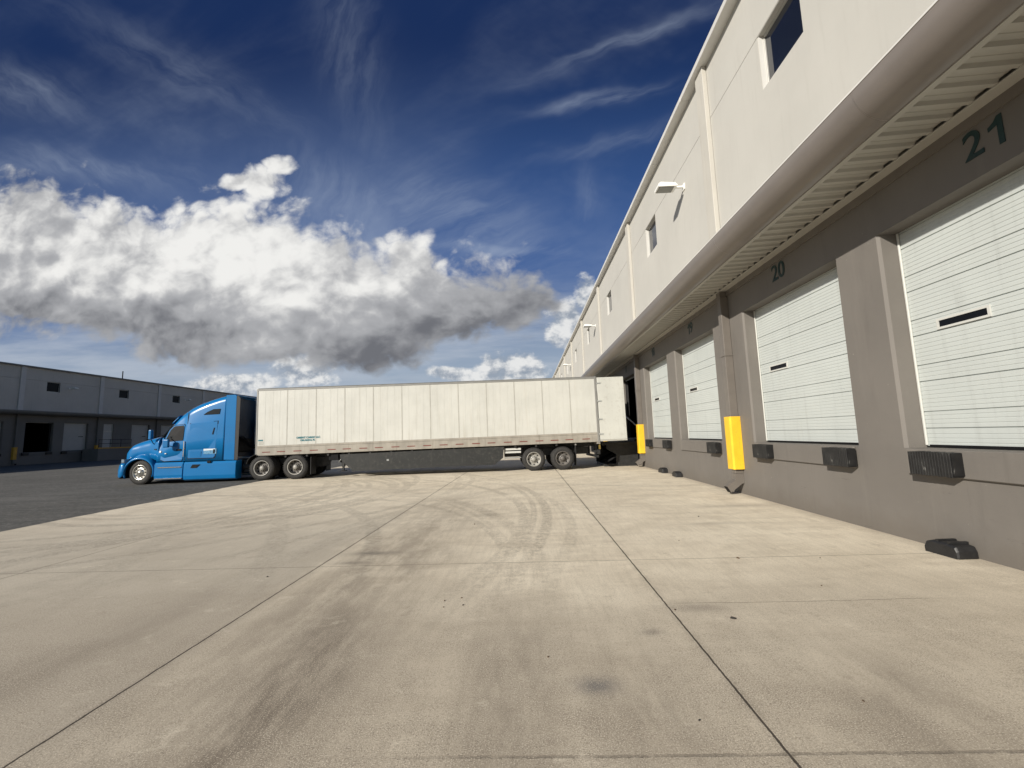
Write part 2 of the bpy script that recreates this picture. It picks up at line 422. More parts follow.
# tyre arcs: (centre x, centre y, radius, half width, angle side, strength)
ARC = [(-15.2,9.23,15.56,.09,.42),(-15.2,9.23,15.30,.06,.38),(-10.93,4.51,11.09,.13,.30),(-10.93,4.51,10.78,.05,.25),(-8.03,4.88,7.78,.07,.36),
(-10.49,13.01,6.62,.13,.42),(-10.49,13.01,6.25,.10,.36),(-10.9,13.0,5.75,.10,.36),(-8.65,13.12,4.32,.12,.38),(-9.2,13.3,3.75,.10,.34),(-9.2,13.3,3.35,.1,.3),(-16.1,11.82,10.24,.14,.40),(-16.1,11.82,9.6,.12,.30),(-11.44,3.98,9.44,.12,.34),
(-10.05,8.46,9.97,.10,.36),(-10.05,8.46,10.8,.09,.24),(-30.0,-6.0,29.0,.16,.24),(-30.0,-6.0,27.2,.14,.20),(13.9,3.78,17.4,.18,.20),(13.9,3.78,19.8,.16,.18),(22,9,29.5,.16,.22),(-16.5,13.5,14.2,.10,.25),(-13.0,14.5,9.0,.12,.38),(-13.4,15.0,11.4,.1,.3),(6,22,9.5,.1,.22)]
arcs = None
ribs = noise(scalev(t, p, 1, 1, 1), 11, 5, 0.7)
XY = comb(X, Y)
pres = noise(p, 0.38, 4, 0.6)
for i, (cx, cy, r, w, st) in enumerate(ARC):
    dn = t.nodes.new('ShaderNodeVectorMath'); dn.operation = 'DISTANCE'; t.links.new(XY, dn.inputs[0]); dn.inputs[1].default_value = (cx, cy, 0)
    d = (E(dn.outputs['Value']) - r).abs()
    a = sstep(d, w * 1.35, w * 0.75) * st
    arcs = a if arcs is None else arcs.max(a)
fade = sstep(pres, 0.30, 0.52) * sstep(ribs, 0.32, 0.62) * sstep(Y, 3.0, 6.5)
tread = sstep(noise(scalev(t, p, 1, 1, 1), 26, 3, 0.8), 0.36, 0.60)
col = mixc((arcs * fade * (tread * 0.6 + 0.4) * 1.25).clamp(), col, (0.12, 0.105, 0.088))
# oil spots
for (cx, cy, rx, ry, st, c) in [(0.385, 2.94, .13, .085, .65, (.08,.085,.10)), (0.94, 3.66, .08, .055, .5, (.11,.095,.085)), (-2.2, 6.2, .35, .10, .6, (.09,.08,.07)), (-0.85, 8.9, .25, .18, .35, (.10,.09,.07)),(1.5,4.12,.28,.10,.4,(.12,.1,.09)),(-2.35,5.75,.2,.06,.5,(.09,.08,.07)),(4.3,9.2,.8,.2,.3,(.12,.1,.09)),(3.2,7.6,.6,.12,.22,(.12,.1,.09))]:
    dd = (X + (jit - 0.5)*0.12 - cx) * (1/rx); de = (Y + (ribs - 0.5)*0.10 - cy) * (1/ry)
    col = mixc(((dd*dd + de*de) * -1.0).exp() * st, col, c)
# ageing along the wall foot, damp dirt
col = mixc(sstep(X + (jit-0.5)*0.25, 4.85, 5.2) * 0.35, col, (0.20, 0.17, 0.135))
# joints
jw = (noise(p, 9.0, 4, 0.6) - 0.5)
def joint(d, w): return sstep((d + jw * 0.018).abs(), w, w * 0.45)
J = joint(X - 1.235, 0.0095).max(joint(X + 2.71, 0.0095)).max(joint(X + 6.65, 0.008))
Jt = joint(Y - 5.615, 0.0055)
for yy_ in (9.45, 13.3, 17.15, 21.0, 24.8): Jt = Jt.max(joint(Y - yy_, 0.006) * 0.7)
Jt2 = joint(Y - 2.345 + (warp-0.5)*0.05 + (fine-.5)*.03, 0.014) * 0.42 * sstep(X, -1.2, 0.2)
crack = joint(Y - 4.23 + (warp - 0.5)*0.10, 0.004) * sstep(X, 1.25, 1.4) * sstep(X, 4.1, 3.3) * 0.8
JJ = J.max(Jt).max(Jt2 * sstep(jit, 0.3, 0.5)).max(crack)
halo = sstep((X - 1.235).abs(), 0.07, 0.0).max(sstep((X + 2.71).abs(), 0.05, 0.0))
col = mixc(halo * sstep(jit, 0.35, 0.65) * 0.35, col, (0.17, 0.145, 0.115))
# aggregate
col = mixc(sstep(fine, 0.52, 0.60) * (near * 0.30 + 0.30), col, (0.22, 0.18, 0.14))
col = mixc(sstep(grit, 0.56, 0.64) * (near * 0.35 + 0.30), col, (0.85, 0.77, 0.62))
col = mixc(sstep(grit, 0.44, 0.36) * (near * 0.40 + 0.30), col, (0.15, 0.128, 0.104))
col = mixc(JJ * 0.9, col, (0.045, 0.036, 0.028))
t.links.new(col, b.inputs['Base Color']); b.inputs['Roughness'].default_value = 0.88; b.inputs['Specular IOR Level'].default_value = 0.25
bump(t, b, grit * 0.5 + fine * 0.6 - JJ * 2.0, 0.004, 0.55)

# ---- asphalt
m, t, b = new_mat('asphalt_yard'); ASPH = m
p = coords(t)
n1 = noise(p, 0.25, 5, 0.6); n2 = noise(p, 7, 7, 0.9); n3 = noise(scalev(t, p, 0.25, 1.6, 1), 1.6, 7, 0.7)
col = mixc(sstep(n1, 0.3, 0.7), (0.082, 0.079, 0.072), (0.125, 0.120, 0.110))
col = mixc(sstep(n3, 0.45, 0.6) * 0.55, col, (0.06, 0.058, 0.054))
col = mixc(sstep(n2, 0.50, 0.60) * 0.65, col, (0.20, 0.195, 0.18))
col = mixc(sstep(n2, 0.47, 0.37) * 0.6, col, (0.04, 0.05, 0.05))
t.links.new(col, b.inputs['Base Color']); b.inputs['Roughness'].default_value = 0.9; b.inputs['Specular IOR Level'].default_value = 0.25
bump(t, b, n2, 0.006, 0.6)

# ================================================================ ground
mb = MB(); mb.add([(-1200,-1200,-0.004),(1200,-1200,-0.004),(1200,1200,-0.004),(-1200,1200,-0.004)], [(0,1,2,3)])
tag(obj('asphalt_ground', mb, ASPH), kind='structure')
mb = MB()
ys = [-30, 0, 4, 8, 12, 16, 20, 30, 60, 140]
ed = [-10.2, -10.25, -10.35, -10.44, -10.75, -11.05, -11.2, -11.3, -11.5, -12]
# broken concrete edge against the asphalt
L = []
for i in range(len(ys)-1):
    n = 14 if ys[i] < 30 and ys[i] >= 0 else 2
    for k in range(n):
        f = k/n; L.append((ed[i]*(1-f)+ed[i+1]*f + (random.uniform(-.035, .035) if n > 2 else 0), ys[i]*(1-f)+ys[i+1]*f))
L.append((-12, 140))
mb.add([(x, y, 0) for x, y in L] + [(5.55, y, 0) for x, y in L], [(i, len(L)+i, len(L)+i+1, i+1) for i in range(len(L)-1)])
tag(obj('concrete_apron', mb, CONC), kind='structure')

# ================================================================ warehouses
def text_part(name, s, size, mat, parent, loc, rot, bold=0.0, depth=0.004):
    cu = bpy.data.curves.new(name, 'FONT'); cu.body = s; cu.size = size; cu.align_x = 'CENTER'; cu.align_y = 'CENTER'
    cu.extrude = depth; cu.offset = bold; cu.resolution_u = 6
    tmp = bpy.data.objects.new(name, cu)
    C.objects.link(tmp)
    dg = bpy.context.evaluated_depsgraph_get()
    me = bpy.data.meshes.new_from_object(tmp.evaluated_get(dg))
    C.objects.unlink(tmp); bpy.data.objects.remove(tmp)
    me.name = name; me.materials.clear(); me.materials.append(mat)
    o = bpy.data.objects.new(name, me); C.objects.link(o); o.parent = parent; o.location = loc; o.rotation_euler = rot
    return o

def number_part(num, T, s, yc, zc):
    adv = 0.225; g = None
    for i, ch in enumerate(str(num)):
        yy_ = yc + (0.5-i)*adv if s < 0 else yc - (0.5-i)*adv
        if ch == '1':
            pts = [(.03, -.165), (.085, -.165), (.085, .165), (.04, .165), (.0, .115), (-.06, .085), (-.06, .04), (.03, .065)]
            mb = MB(); d_ = -1 if s < 0 else 1
            mb.prism([(yy_-yc + d_*p[0], p[1]) for p in pts], 'x', s*0.002, s*0.008)
            o = obj('door_number', mb, NUM, T, loc=(0, yc, zc))
        else:
            o = text_part('door_number', ch, 0.46, NUM, T, (s*0.006, yy_, zc), (math.pi/2, 0, s*math.pi/2), bold=0.004)
def warehouse(x0, s, T, prm, WALL_W=WALL_W, WALL_P=WALL_P, WALL_G=WALL_G, DOOR_W=DOOR_W, NOSE=NOSE, COPING=COPING, DECK=DECK, TRIM_G=TRIM_G):
    """s: outward direction along X; local x = s*outward"""
    P0, pitch, ks = prm['P0'], prm['pitch'], prm['ks']
    dk, hd, zi, zo, w0, w1, rv, rf = prm['dock'], prm['head'], prm['zi'], prm['zo'], prm['w0'], prm['w1'], prm['w1'] + 0.02, prm['roof']
    RC = 0.28
    def bx(mb, a0, a1, y0, y1, z0, z1): mb.box(s*a0, s*a1, y0, y1, z0, z1); return mb
    Pk = [P0 + pitch*k for k in ks]
    ya, yb = Pk[0], Pk[-1]
    offs = prm['offs']                                   # the openings of a bay, from its near pilaster
    ops = []
    for k in ks[:-1]:
        for j, (o0, o1) in enumerate(offs):
            kind = prm['kinds'].get((k, j), 'closed')
            if kind is None: continue
            a, b_, z0, z1 = P0+pitch*k+o0, P0+pitch*k+o1, dk, hd
            if kind == 'person': a, b_ = prm['person']; z0, z1 = dk+0.15, hd
            ops.append((a, b_, z0, z1, kind, k, j))
    ops.sort()
    # lower wall: base, header, piers with chamfered corners
    mb = MB()
    bx(mb, -RC, 0, ya, yb, 0, dk); bx(mb, -RC, 0, ya, yb, hd, zi)
    c = 0.035; y = ya
    for (a, b_, *_r) in ops + [(yb, yb)]:
        poly = [(0, y+c), (0, a-c), (-c, a), (-RC, a), (-RC, y), (-c, y)]
        mb.prism([(s*p[0], p[1]) for p in poly], 'z', dk, hd); y = b_
    obj('lower_wall', mb, WALL_G, T)
    mb = MB(); bx(mb, 0, 0.035, ya, yb, zi-0.17, zi-0.002); obj('wall_ledge', mb, TRIM_G, T)
    mb = MB(); bx(mb, 0.035, 0.21, ya, yb, zi-0.045, zi-0.03); obj('deck_ledger', mb, DECK, T)
    # interior shell
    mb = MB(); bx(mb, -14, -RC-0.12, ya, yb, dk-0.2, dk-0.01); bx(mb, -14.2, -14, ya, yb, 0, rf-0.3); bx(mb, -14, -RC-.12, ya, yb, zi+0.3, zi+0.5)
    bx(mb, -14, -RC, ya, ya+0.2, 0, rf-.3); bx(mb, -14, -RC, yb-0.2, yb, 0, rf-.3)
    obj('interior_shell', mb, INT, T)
    mb = MB(); bx(mb, -14.2, -0.31, ya, yb, rf-0.3, rf-0.1); obj('roof', mb, WALL_W, T)
    # upper wall, panel by panel, window holes and a reveal at the window heads
    mb = MB(); g = 0.008
    wh = prm['wh']
    for k in ks[:-1]:
        y0, y1 = P0+pitch*k-0.23, P0+pitch*(k+1)-0.23
        y0c, y1c = y0+g, y1-g
        wc = P0+pitch*k+prm['woff']
        bx(mb, -0.3, 0, y0c, y1c, zi+0.003, w0)
        if k in prm['nowin']: bx(mb, -0.3, 0, y0c, y1c, w0, rv-g)
        else:
            bx(mb, -0.3, 0, y0c, wc-wh, w0, rv-g); bx(mb, -0.3, 0, wc+wh, y1c, w0, rv-g); bx(mb, -0.3, 0, wc-wh, wc+wh, w1, rv-g)
        bx(mb, -0.3, 0, y0c, y1c, rv+g, rf)
    obj('upper_wall', mb, WALL_W, T)
    mb = MB(); bx(mb, -0.44, -0.363, ya-0.2, yb-.2, rv-.06, rv+.06); bx(mb, -0.36, -0.303, ya-0.2, yb-0.2, rv-0.04, rv+0.04)
    for k in ks[1:-1]: bx(mb, -0.36, -0.303, P0+pitch*k-0.28, P0+pitch*k-0.18, zi+.05, rv-0.045); bx(mb, -0.36, -0.303, P0+pitch*k-0.28, P0+pitch*k-0.18, rv+.045, rf)
    obj('joint_filler', mb, BLK, T)
    # coping in 3 m lengths
    mb = MB(); y = ya
    while y < yb-0.1:
        y2 = min(y+3.05, yb); bx(mb, -0.4, 0.25, y+0.004, y2-0.004, rf+0.002, rf+0.152); y = y2
    obj('coping', mb, COPING, T, bevel=0.008)
    # pilasters
    pm = MB(); bx(pm, 0.002, 0.12, -0.23, 0.23, zo+0.394, rf-0.001)
    first = None
    for k in ks:
        yk = P0+pitch*k
        if first is None: first = obj('pilaster', pm, WALL_P, T, bevel=0.01, loc=(0, yk, 0))
        else: dup(first, T, (0, yk, 0))
    # windows
    first = None
    for k in ks[:-1]:
        if k in prm['nowin']: continue
        wc = P0+pitch*k+prm['woff']
        if first is None:
            mb = MB(); h = wh; fa, fb = -0.175, -0.105
            bx(mb, fa, fb, -h, -h+0.05, w0, w1); bx(mb, fa, fb, h-0.05, h, w0, w1); bx(mb, fa, fb, -h+0.05, h-0.05, w0, w0+0.05); bx(mb, fa, fb, -h+0.05, h-0.05, w1-0.05, w1)
            first = obj('window', mb, ALU, T, loc=(0, wc, 0), bevel=0.004)
            mb = MB(); bx(mb, -0.145, -0.135, -h+0.05, h-0.05, w0+0.05, w1-0.05); obj('pane', mb, PANE if s < 0 else PANE_D, first)
            mb = MB(); bx(mb, -0.103, -0.01, h-0.025, h-0.0015, w0+0.002, w1-0.002)
            obj('reveal_lining', mb, COPING, first)
        else: dup(first, T, (0, wc, 0))
    # canopy: ribbed deck, rounded nose, top sheet
    A = 0.97
    cnp = MB()
    bx(cnp, 0, A+0.378, ya, yb, zo+0.3705, zo+0.392)
    cn = obj('canopy', cnp, COPING, T)
    line = []
    y = ya; pt = 0.24
    while y < yb:
        line += [(y, 0), (y+0.055, 0), (y+0.075, 0.038), (y+0.14, 0.040), (y+.146, 0.034), (y+.152, .040), (y+0.22, 0.038)]; y += pt
    mb = MB(); n = len(line)
    z_at = lambda a: zi-0.03 + (zo+0.012 - (zi-0.03)) * (a-0.2)/(A-0.03-0.2)
    vs = [(s*0.20, p[0], z_at(0.20)+0.003+p[1]) for p in line] + [(s*(A-0.03), p[0], z_at(A-0.03)+p[1]) for p in line]
    mb.add(vs, [(i, i+1, n+i+1, n+i) for i in range(n-1)])
    obj('soffit_deck', mb, DECK, cn)
    mb = MB(); bx(mb, A-0.075, A+0.0, ya, yb, zo-0.012, zo-0.002); obj('edge_trim', mb, DECK, cn)
    mb = MB(); R = 0.37; y = ya; cz = zo+R
    arc = [(s*(A + R*math.sin(math.pi/2*q/18)), cz - R*math.cos(math.pi/2*q/18)) for q in range(19)]
    while y < yb-0.1:
        y2 = min(y+3.66, yb); mb.sheet(arc, 'y', y+0.0008, y2-0.0008, True); y = y2
    obj('fascia', mb, NOSE, cn)
    # dock doors
    proto = {}
    dn = prm.get('number0')
    for (a, b_, z0, z1, kind, k, j) in ops:
        yc = (a+b_)/2; hw = (b_-a)/2
        if kind == 'person':
            mb = MB(); bx(mb, -0.2, -0.15, a+.08, b_-.08, z0, z1-1.0); d = obj('personnel_door', mb, DOOR_W, T, bevel=.01)
            mb = MB(); bx(mb, -0.22, -0.1, a, a+.08, z0, z1); bx(mb, -0.22, -0.1, b_-.08, b_, z0, z1); bx(mb, -0.22, -0.1, a+.08, b_-.08, z1-.99, z1-.9); obj('door_frame', mb, ALU, d)
            mb = MB(); bx(mb, -0.2, -0.17, a+.08, b_-.08, z1-.9, z1-.002); obj('transom', mb, DOOR_W, d)
            mb = MB(); bx(mb, -.15, -.1, a+.14, a+.18, z0+.95, z0+1.1); obj('handle', mb, STEEL, d)
            continue
        if kind == 'closed':
            if 'door' not in proto:
                prof = [(-RC-0.004, z0+0.02)]
                z = z0+0.02; sec = 0.61
                marks = []
                zz = z0
                zz = z0-0.38; sec = 0.64
                while zz < z1+0.05:
                    marks.append((zz, 0.013, 0.018)); marks.append((zz+0.225, 0.013, 0.016))
                    q = zz+0.056
                    while q < zz+sec-0.03:
                        if abs(q-(zz+0.225)) > 0.025: marks.append((q, 0.014, 0.0045))
                        q += 0.056
                    zz += sec
                for (zc, w, d) in sorted(marks):
                    if zc+w > z1+0.02 or zc-w < z0+0.03: continue
                    prof += [(-RC-0.004, zc-w/2-0.001), (-RC-0.004-d, zc-w/2+0.001), (-RC-0.004-d, zc+w/2-0.001), (-RC-0.004, zc+w/2+0.001)]
                prof.append((-RC-0.004, z1+0.05))
                mb = MB(); mb.sheet([(s*p[0], p[1]) for p in prof], 'y', -hw-0.05, hw+0.05)
                bx(mb, -RC-0.08, -RC-0.03, -hw-0.05, hw+0.05, z0+.03, z1+0.05)
                d = obj('dock_door', mb, DOOR_W, T, loc=(0, yc, 0))
                for sg in (-1, 1):
                    mb = MB(); bx(mb, -RC+0.0, -RC+0.025, sg*(hw-0.0015), sg*(hw-0.03), z0+0.03, z1-0.003)
                    obj('side_seal', mb, SEAL_W, d, bevel=0.006)
                mb = MB(); bx(mb, -RC-0.002, -RC+0.012, -hw+0.052, hw-0.052, z0+0.003, z0+0.04); obj('bottom_seal', mb, BLK, d)
                mb = MB(); v0, v1, q0, q1 = 0.47, 1.13, z0+1.55, z0+1.69
                bx(mb, -RC-.003, -RC+.014, v0, v1, q0, q0+.028); bx(mb, -RC-.003, -RC+.014, v0, v1, q1-.028, q1); bx(mb, -RC-.003, -RC+.014, v0, v0+.03, q0+.028, q1-.028); bx(mb, -RC-.003, -RC+.014, v1-.03, v1, q0+.028, q1-.028)
                obj('vision_frame', mb, SEAL_W, d)
                mb = MB(); bx(mb, -RC-.003, -RC+.003, v0+.03, v1-.03, q0+.028, q1-.028); obj('vision_pane', mb, PANE_D, d)
                proto['door'] = d
            else: dup(proto['door'], T, (0, yc, 0))
        else:                                            # open: rolled-up door, track and pit
            mb = MB(); bx(mb, -RC-0.07, -RC-0.02, a-.05, b_+.05, z1-0.05, z1+0.3); d = obj('raised_door', mb, DOOR_W, T)
            for yy_ in (a+.03, b_-.08):
                mb = MB(); bx(mb, -RC-0.12, -RC-.02, yy_, yy_+.05, z0, z1-.06); obj('door_track', mb, DARK_TRACK, d)
            # a pale restraint bar slanting across the opening
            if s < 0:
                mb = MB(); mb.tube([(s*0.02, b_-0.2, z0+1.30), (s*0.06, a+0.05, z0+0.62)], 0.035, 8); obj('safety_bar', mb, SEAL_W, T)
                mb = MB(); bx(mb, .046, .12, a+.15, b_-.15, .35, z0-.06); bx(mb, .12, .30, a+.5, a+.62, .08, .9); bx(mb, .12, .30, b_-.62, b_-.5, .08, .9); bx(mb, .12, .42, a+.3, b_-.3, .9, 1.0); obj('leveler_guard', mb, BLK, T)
        # sill, bumpers, number
        if 'sill' not in proto:
            mb = MB(); bx(mb, 0.002, 0.045, -hw+0.03, hw-0.03, z0-0.34, z0-0.005)
            proto['sill'] = obj('dock_sill', mb, WALL_G, T, bevel=0.01, loc=(0, yc, 0))
            mb = MB(); rnd = random.Random(4)
            for q in range(15):
                y0 = -0.29 + q*0.0375
                bx(mb, 0.046, 0.185+rnd.uniform(-.001, .001), y0, y0+0.0368, -0.145+rnd.uniform(-.003, .003), 0.145+rnd.uniform(-.003, .003))
            bmp = obj('dock_bumper', mb, BUMP, T, bevel=0.002, loc=(0, yc-1.24, z0-0.175))
            mb = MB(); bx(mb, 0.046, 0.17, -0.302, -0.292, -0.13, 0.14); obj('end_plate', mb, BUMP, bmp)
            mb = MB(); bx(mb, 0.046, 0.17, 0.274, 0.284, -0.13, 0.14); obj('end_plate', mb, BUMP, bmp)
            proto['bumper'] = bmp; dup(bmp, T, (0, yc+1.03, z0-0.175))
        else:
            dup(proto['sill'], T, (0, yc, 0))
            for q in ((-1.24, 1.03) if not (s < 0 and (k, j) == (0, 0)) else (-1.24,)): dup(proto['bumper'], T, (0, yc+q, z0-0.175))
        if dn is not None:
            num = dn - (2*k + (j))
            if 12 <= num <= 22:
                number_part(num, T, s, yc, hd+0.38)
    # downspouts
    proto.pop('ds', None)
    for k in ks:
        yk = P0+pitch*k
        if 'ds' not in proto:
            mb = MB(); bx(mb, 0.002, 0.20, -0.26, -0.07, 0.50, 3.38); bx(mb, 0.004, 0.197, -0.257, -0.073, 3.388, zi-0.19)
            d = obj('downspout', mb, TRIM_G, T, bevel=0.012, seg=2, loc=(0, yk, 0))
            mb = MB(); bx(mb, 0.037, 0.197, -0.257, -0.073, zi-0.188, zi-0.05); bx(mb, 0.0, 0.215, -0.275, -0.055, 3.375, 3.40); obj('pipe_collar', mb, TRIM_G, d, bevel=0.004)
            mb = MB(); zg0, zg1 = 0.60, 1.87
            bx(mb, 0.245, 0.255, -0.33+.03, -0.03, zg0, zg1); bx(mb, 0.002, 0.225, -0.34, -0.33, zg0, zg1); bx(mb, 0.002, 0.245, -0.02, -0.01, zg0, zg1)
            mb.prism([(s*0.225, -0.34), (s*0.255, -0.30), (s*0.247, -0.296), (s*0.22, -0.332)], 'z', zg0, zg1)
            mb.prism([(s*0.002, -0.3299), (s*0.225, -0.3299), (s*0.244, -0.30), (s*0.244, -0.021), (s*0.002, -0.021)], 'z', zg0+0.004, zg0+0.012)
            obj('pipe_guard', mb, YEL if s < 0 else YEL_OLD, d, bevel=0.003)
            mb = MB()
            poly = [(0.004, 0.498), (0.198, 0.498), (0.198, 0.36), (0.42, 0.20), (0.335, 0.055), (0.05, 0.26), (0.004, 0.26)]
            mb.prism([(s*p[0], p[1]) for p in poly], 'y', -0.258, -0.072); obj('downspout_boot', mb, TRIM_G, d, bevel=0.006)
            mb = MB(); poly = [(0.424, 0.185), (0.3445, 0.049), (0.335, 0.057), (0.412, 0.19)]
            mb.prism([(s*p[0], p[1]) for p in poly], 'y', -0.243, -0.087); obj('boot_mouth', mb, BLK, d)
            proto['ds'] = d
        else: dup(proto['ds'], T, (0, yk, 0))
    # wall lamps
    zl = prm['lamp']; first = None
    for yl in prm['lamps']:
        if first is None:
            mb = MB(); bx(mb, 0, 0.03, -0.09, 0.09, -0.10, 0.10); bx(mb, 0.03, 0.30, -0.035, 0.035, -0.02, 0.04)
            l = obj('wall_lamp', mb, LAMPW, T, bevel=0.008, loc=(0, yl, zl))
            mb = MB()
            sec = [(0.26, -0.03), (0.33, 0.06), (0.78, 0.10), (0.86, 0.04), (0.86, -0.05), (0.30, -0.05)]
            mb.prism([(s*p[0], p[1]) for p in sec], 'y', -0.20, 0.20); obj('lamp_head', mb, LAMPW, l, bevel=0.015, seg=2)
            mb = MB(); bx(mb, 0.36, 0.82, -0.165, 0.165, -0.075, -0.048); obj('lamp_lens', mb, LENS, l, bevel=0.01)
            first = l
        else: dup(first, T, (0, yl, zl))

main = thing('warehouse', (5.2, 0, 0), 'near white and taupe warehouse with numbered dock doors along the right side', 'warehouse')
warehouse(5.2, -1, main, dict(P0=10.95, pitch=8.65, ks=list(range(-2, 12)), offs=[(0.77, 3.82), (4.70, 7.75)], dock=1.25, head=4.32, zi=5.08, zo=5.01,
    w0=8.60, w1=9.82, wh=0.66, woff=5.42, roof=11.37, kinds={(1, 0): 'open'}, nowin=[], number0=19, lamp=9.13, lamps=[-4.5, 12.8, 30.1, 47.4, 64.7, 82.0]))
far = thing('warehouse', (-53, 0, 0), 'long shaded grey warehouse across the yard on the far left', 'warehouse')
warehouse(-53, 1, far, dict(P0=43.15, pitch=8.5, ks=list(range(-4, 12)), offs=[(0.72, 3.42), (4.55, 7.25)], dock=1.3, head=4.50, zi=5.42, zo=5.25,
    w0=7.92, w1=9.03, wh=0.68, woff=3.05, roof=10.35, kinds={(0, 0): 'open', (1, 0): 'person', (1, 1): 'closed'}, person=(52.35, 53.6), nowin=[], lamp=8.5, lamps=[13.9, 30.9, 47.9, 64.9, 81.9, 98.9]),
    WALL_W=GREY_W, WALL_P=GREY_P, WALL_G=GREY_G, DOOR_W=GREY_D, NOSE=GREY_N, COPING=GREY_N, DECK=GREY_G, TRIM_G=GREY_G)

# ================================================================ semi trailer
def paint_trailer():
    m, t, b = new_mat('trailer_white')
    p = coords(t)
    n = noise(p, 0.9, 5, 0.6); v = noise(scalev(t, p, 2.4, 2.4, 0.18), 2.6, 7, 0.65); sc = noise(scalev(t, p, 0.5, 1, 5.0), 3.0, 6, 0.6)
    s = t.nodes.new('ShaderNodeSeparateXYZ'); t.links.new(p, s.inputs[0]); z = E(s.outputs[2])
    col = mixc(sstep(n, 0.3, 0.7), (0.50, 0.498, 0.46), (0.56, 0.556, 0.515))
    col = mixc(sstep(v, 0.50, 0.78) * (0.25 + sstep(z, 2.9, 1.5) * 0.45), col, (0.36, 0.33, 0.27))
    col = mixc(sstep(sc, 0.60, 0.72) * 0.25, col, (0.42, 0.40, 0.35))
    t.links.new(col, b.inputs['Base Color']); b.inputs['Roughness'].default_value = 0.45
    bump(t, b, noise(scalev(t, p, 3, 3, 0.4), 3, 4, 0.6), 0.01, 0.35)
    return m
TWHITE = paint_trailer()
TRAIL_RAIL = paint('trailer_rail_dirty', (0.30, 0.275, 0.235), 0.6, 0.15, 2.5, streak=0.55, dirt=(0.2, 0.17, 0.13), dirt_amt=0.5)
TOPRAIL = paint('trailer_top_rail', (0.25, 0.245, 0.23), 0.45, 0.08, 2, metal=0.2)
SEAM = paint('seam_dull', (0.40, 0.39, 0.35), 0.6, 0.1, 3)
REDT = paint('red_reflector', (0.16, 0.035, 0.025), 0.45, 0.15, 10)
SKIRT = paint('side_skirt_grey', (0.016, 0.017, 0.0165), 0.6, 0.12, 2, streak=0.4, dirt=(0.12, 0.11, 0.095), dirt_amt=0.25)
TYRE = paint('tyre_rubber', (0.022, 0.021, 0.020), 0.8, 0.2, 6, 0.003, 50, dirt=(0.085, 0.075, 0.06), dirt_amt=0.5)
RIM_W = paint('rim_pale', (0.30, 0.29, 0.265), 0.45, 0.1, 6, dirt=(0.12, 0.1, 0.07), dirt_amt=0.45)
RIM_D = paint('rim_dirty', (0.12, 0.11, 0.10), 0.5, 0.2, 6, dirt=(0.04, 0.035, 0.03), dirt_amt=0.5)
RUB2 = paint('extender_rubber', (0.03, 0.028, 0.026), 0.7, 0.1, 8)
RIM_A = paint('rim_aluminium', (0.62, 0.60, 0.55), 0.28, 0.08, 6, metal=0.85, dirt=(0.15, 0.12, 0.09), dirt_amt=0.3)
CHROME = paint('polished_metal', (0.75, 0.75, 0.74), 0.14, 0.03, 3, metal=1.0)
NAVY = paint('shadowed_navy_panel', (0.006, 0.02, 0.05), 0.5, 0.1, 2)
BLUE = paint('truck_blue', (0.003, 0.140, 0.37), 0.30, 0.05, 1.0, coat=0.45, spec=0.3)
HLENS = paint('headlight_lens', (0.16, 0.20, 0.24), 0.12, 0.1, 10)
DECAL = paint('white_decal', (0.62, 0.68, 0.72), 0.4, 0.05, 20)
DECK_TXT = paint('decal_teal', (0.02, 0.14, 0.17), 0.5, 0.1, 20)
YELD = paint('yellow_tag', (0.16, 0.11, 0.02), 0.6, 0.3, 12)

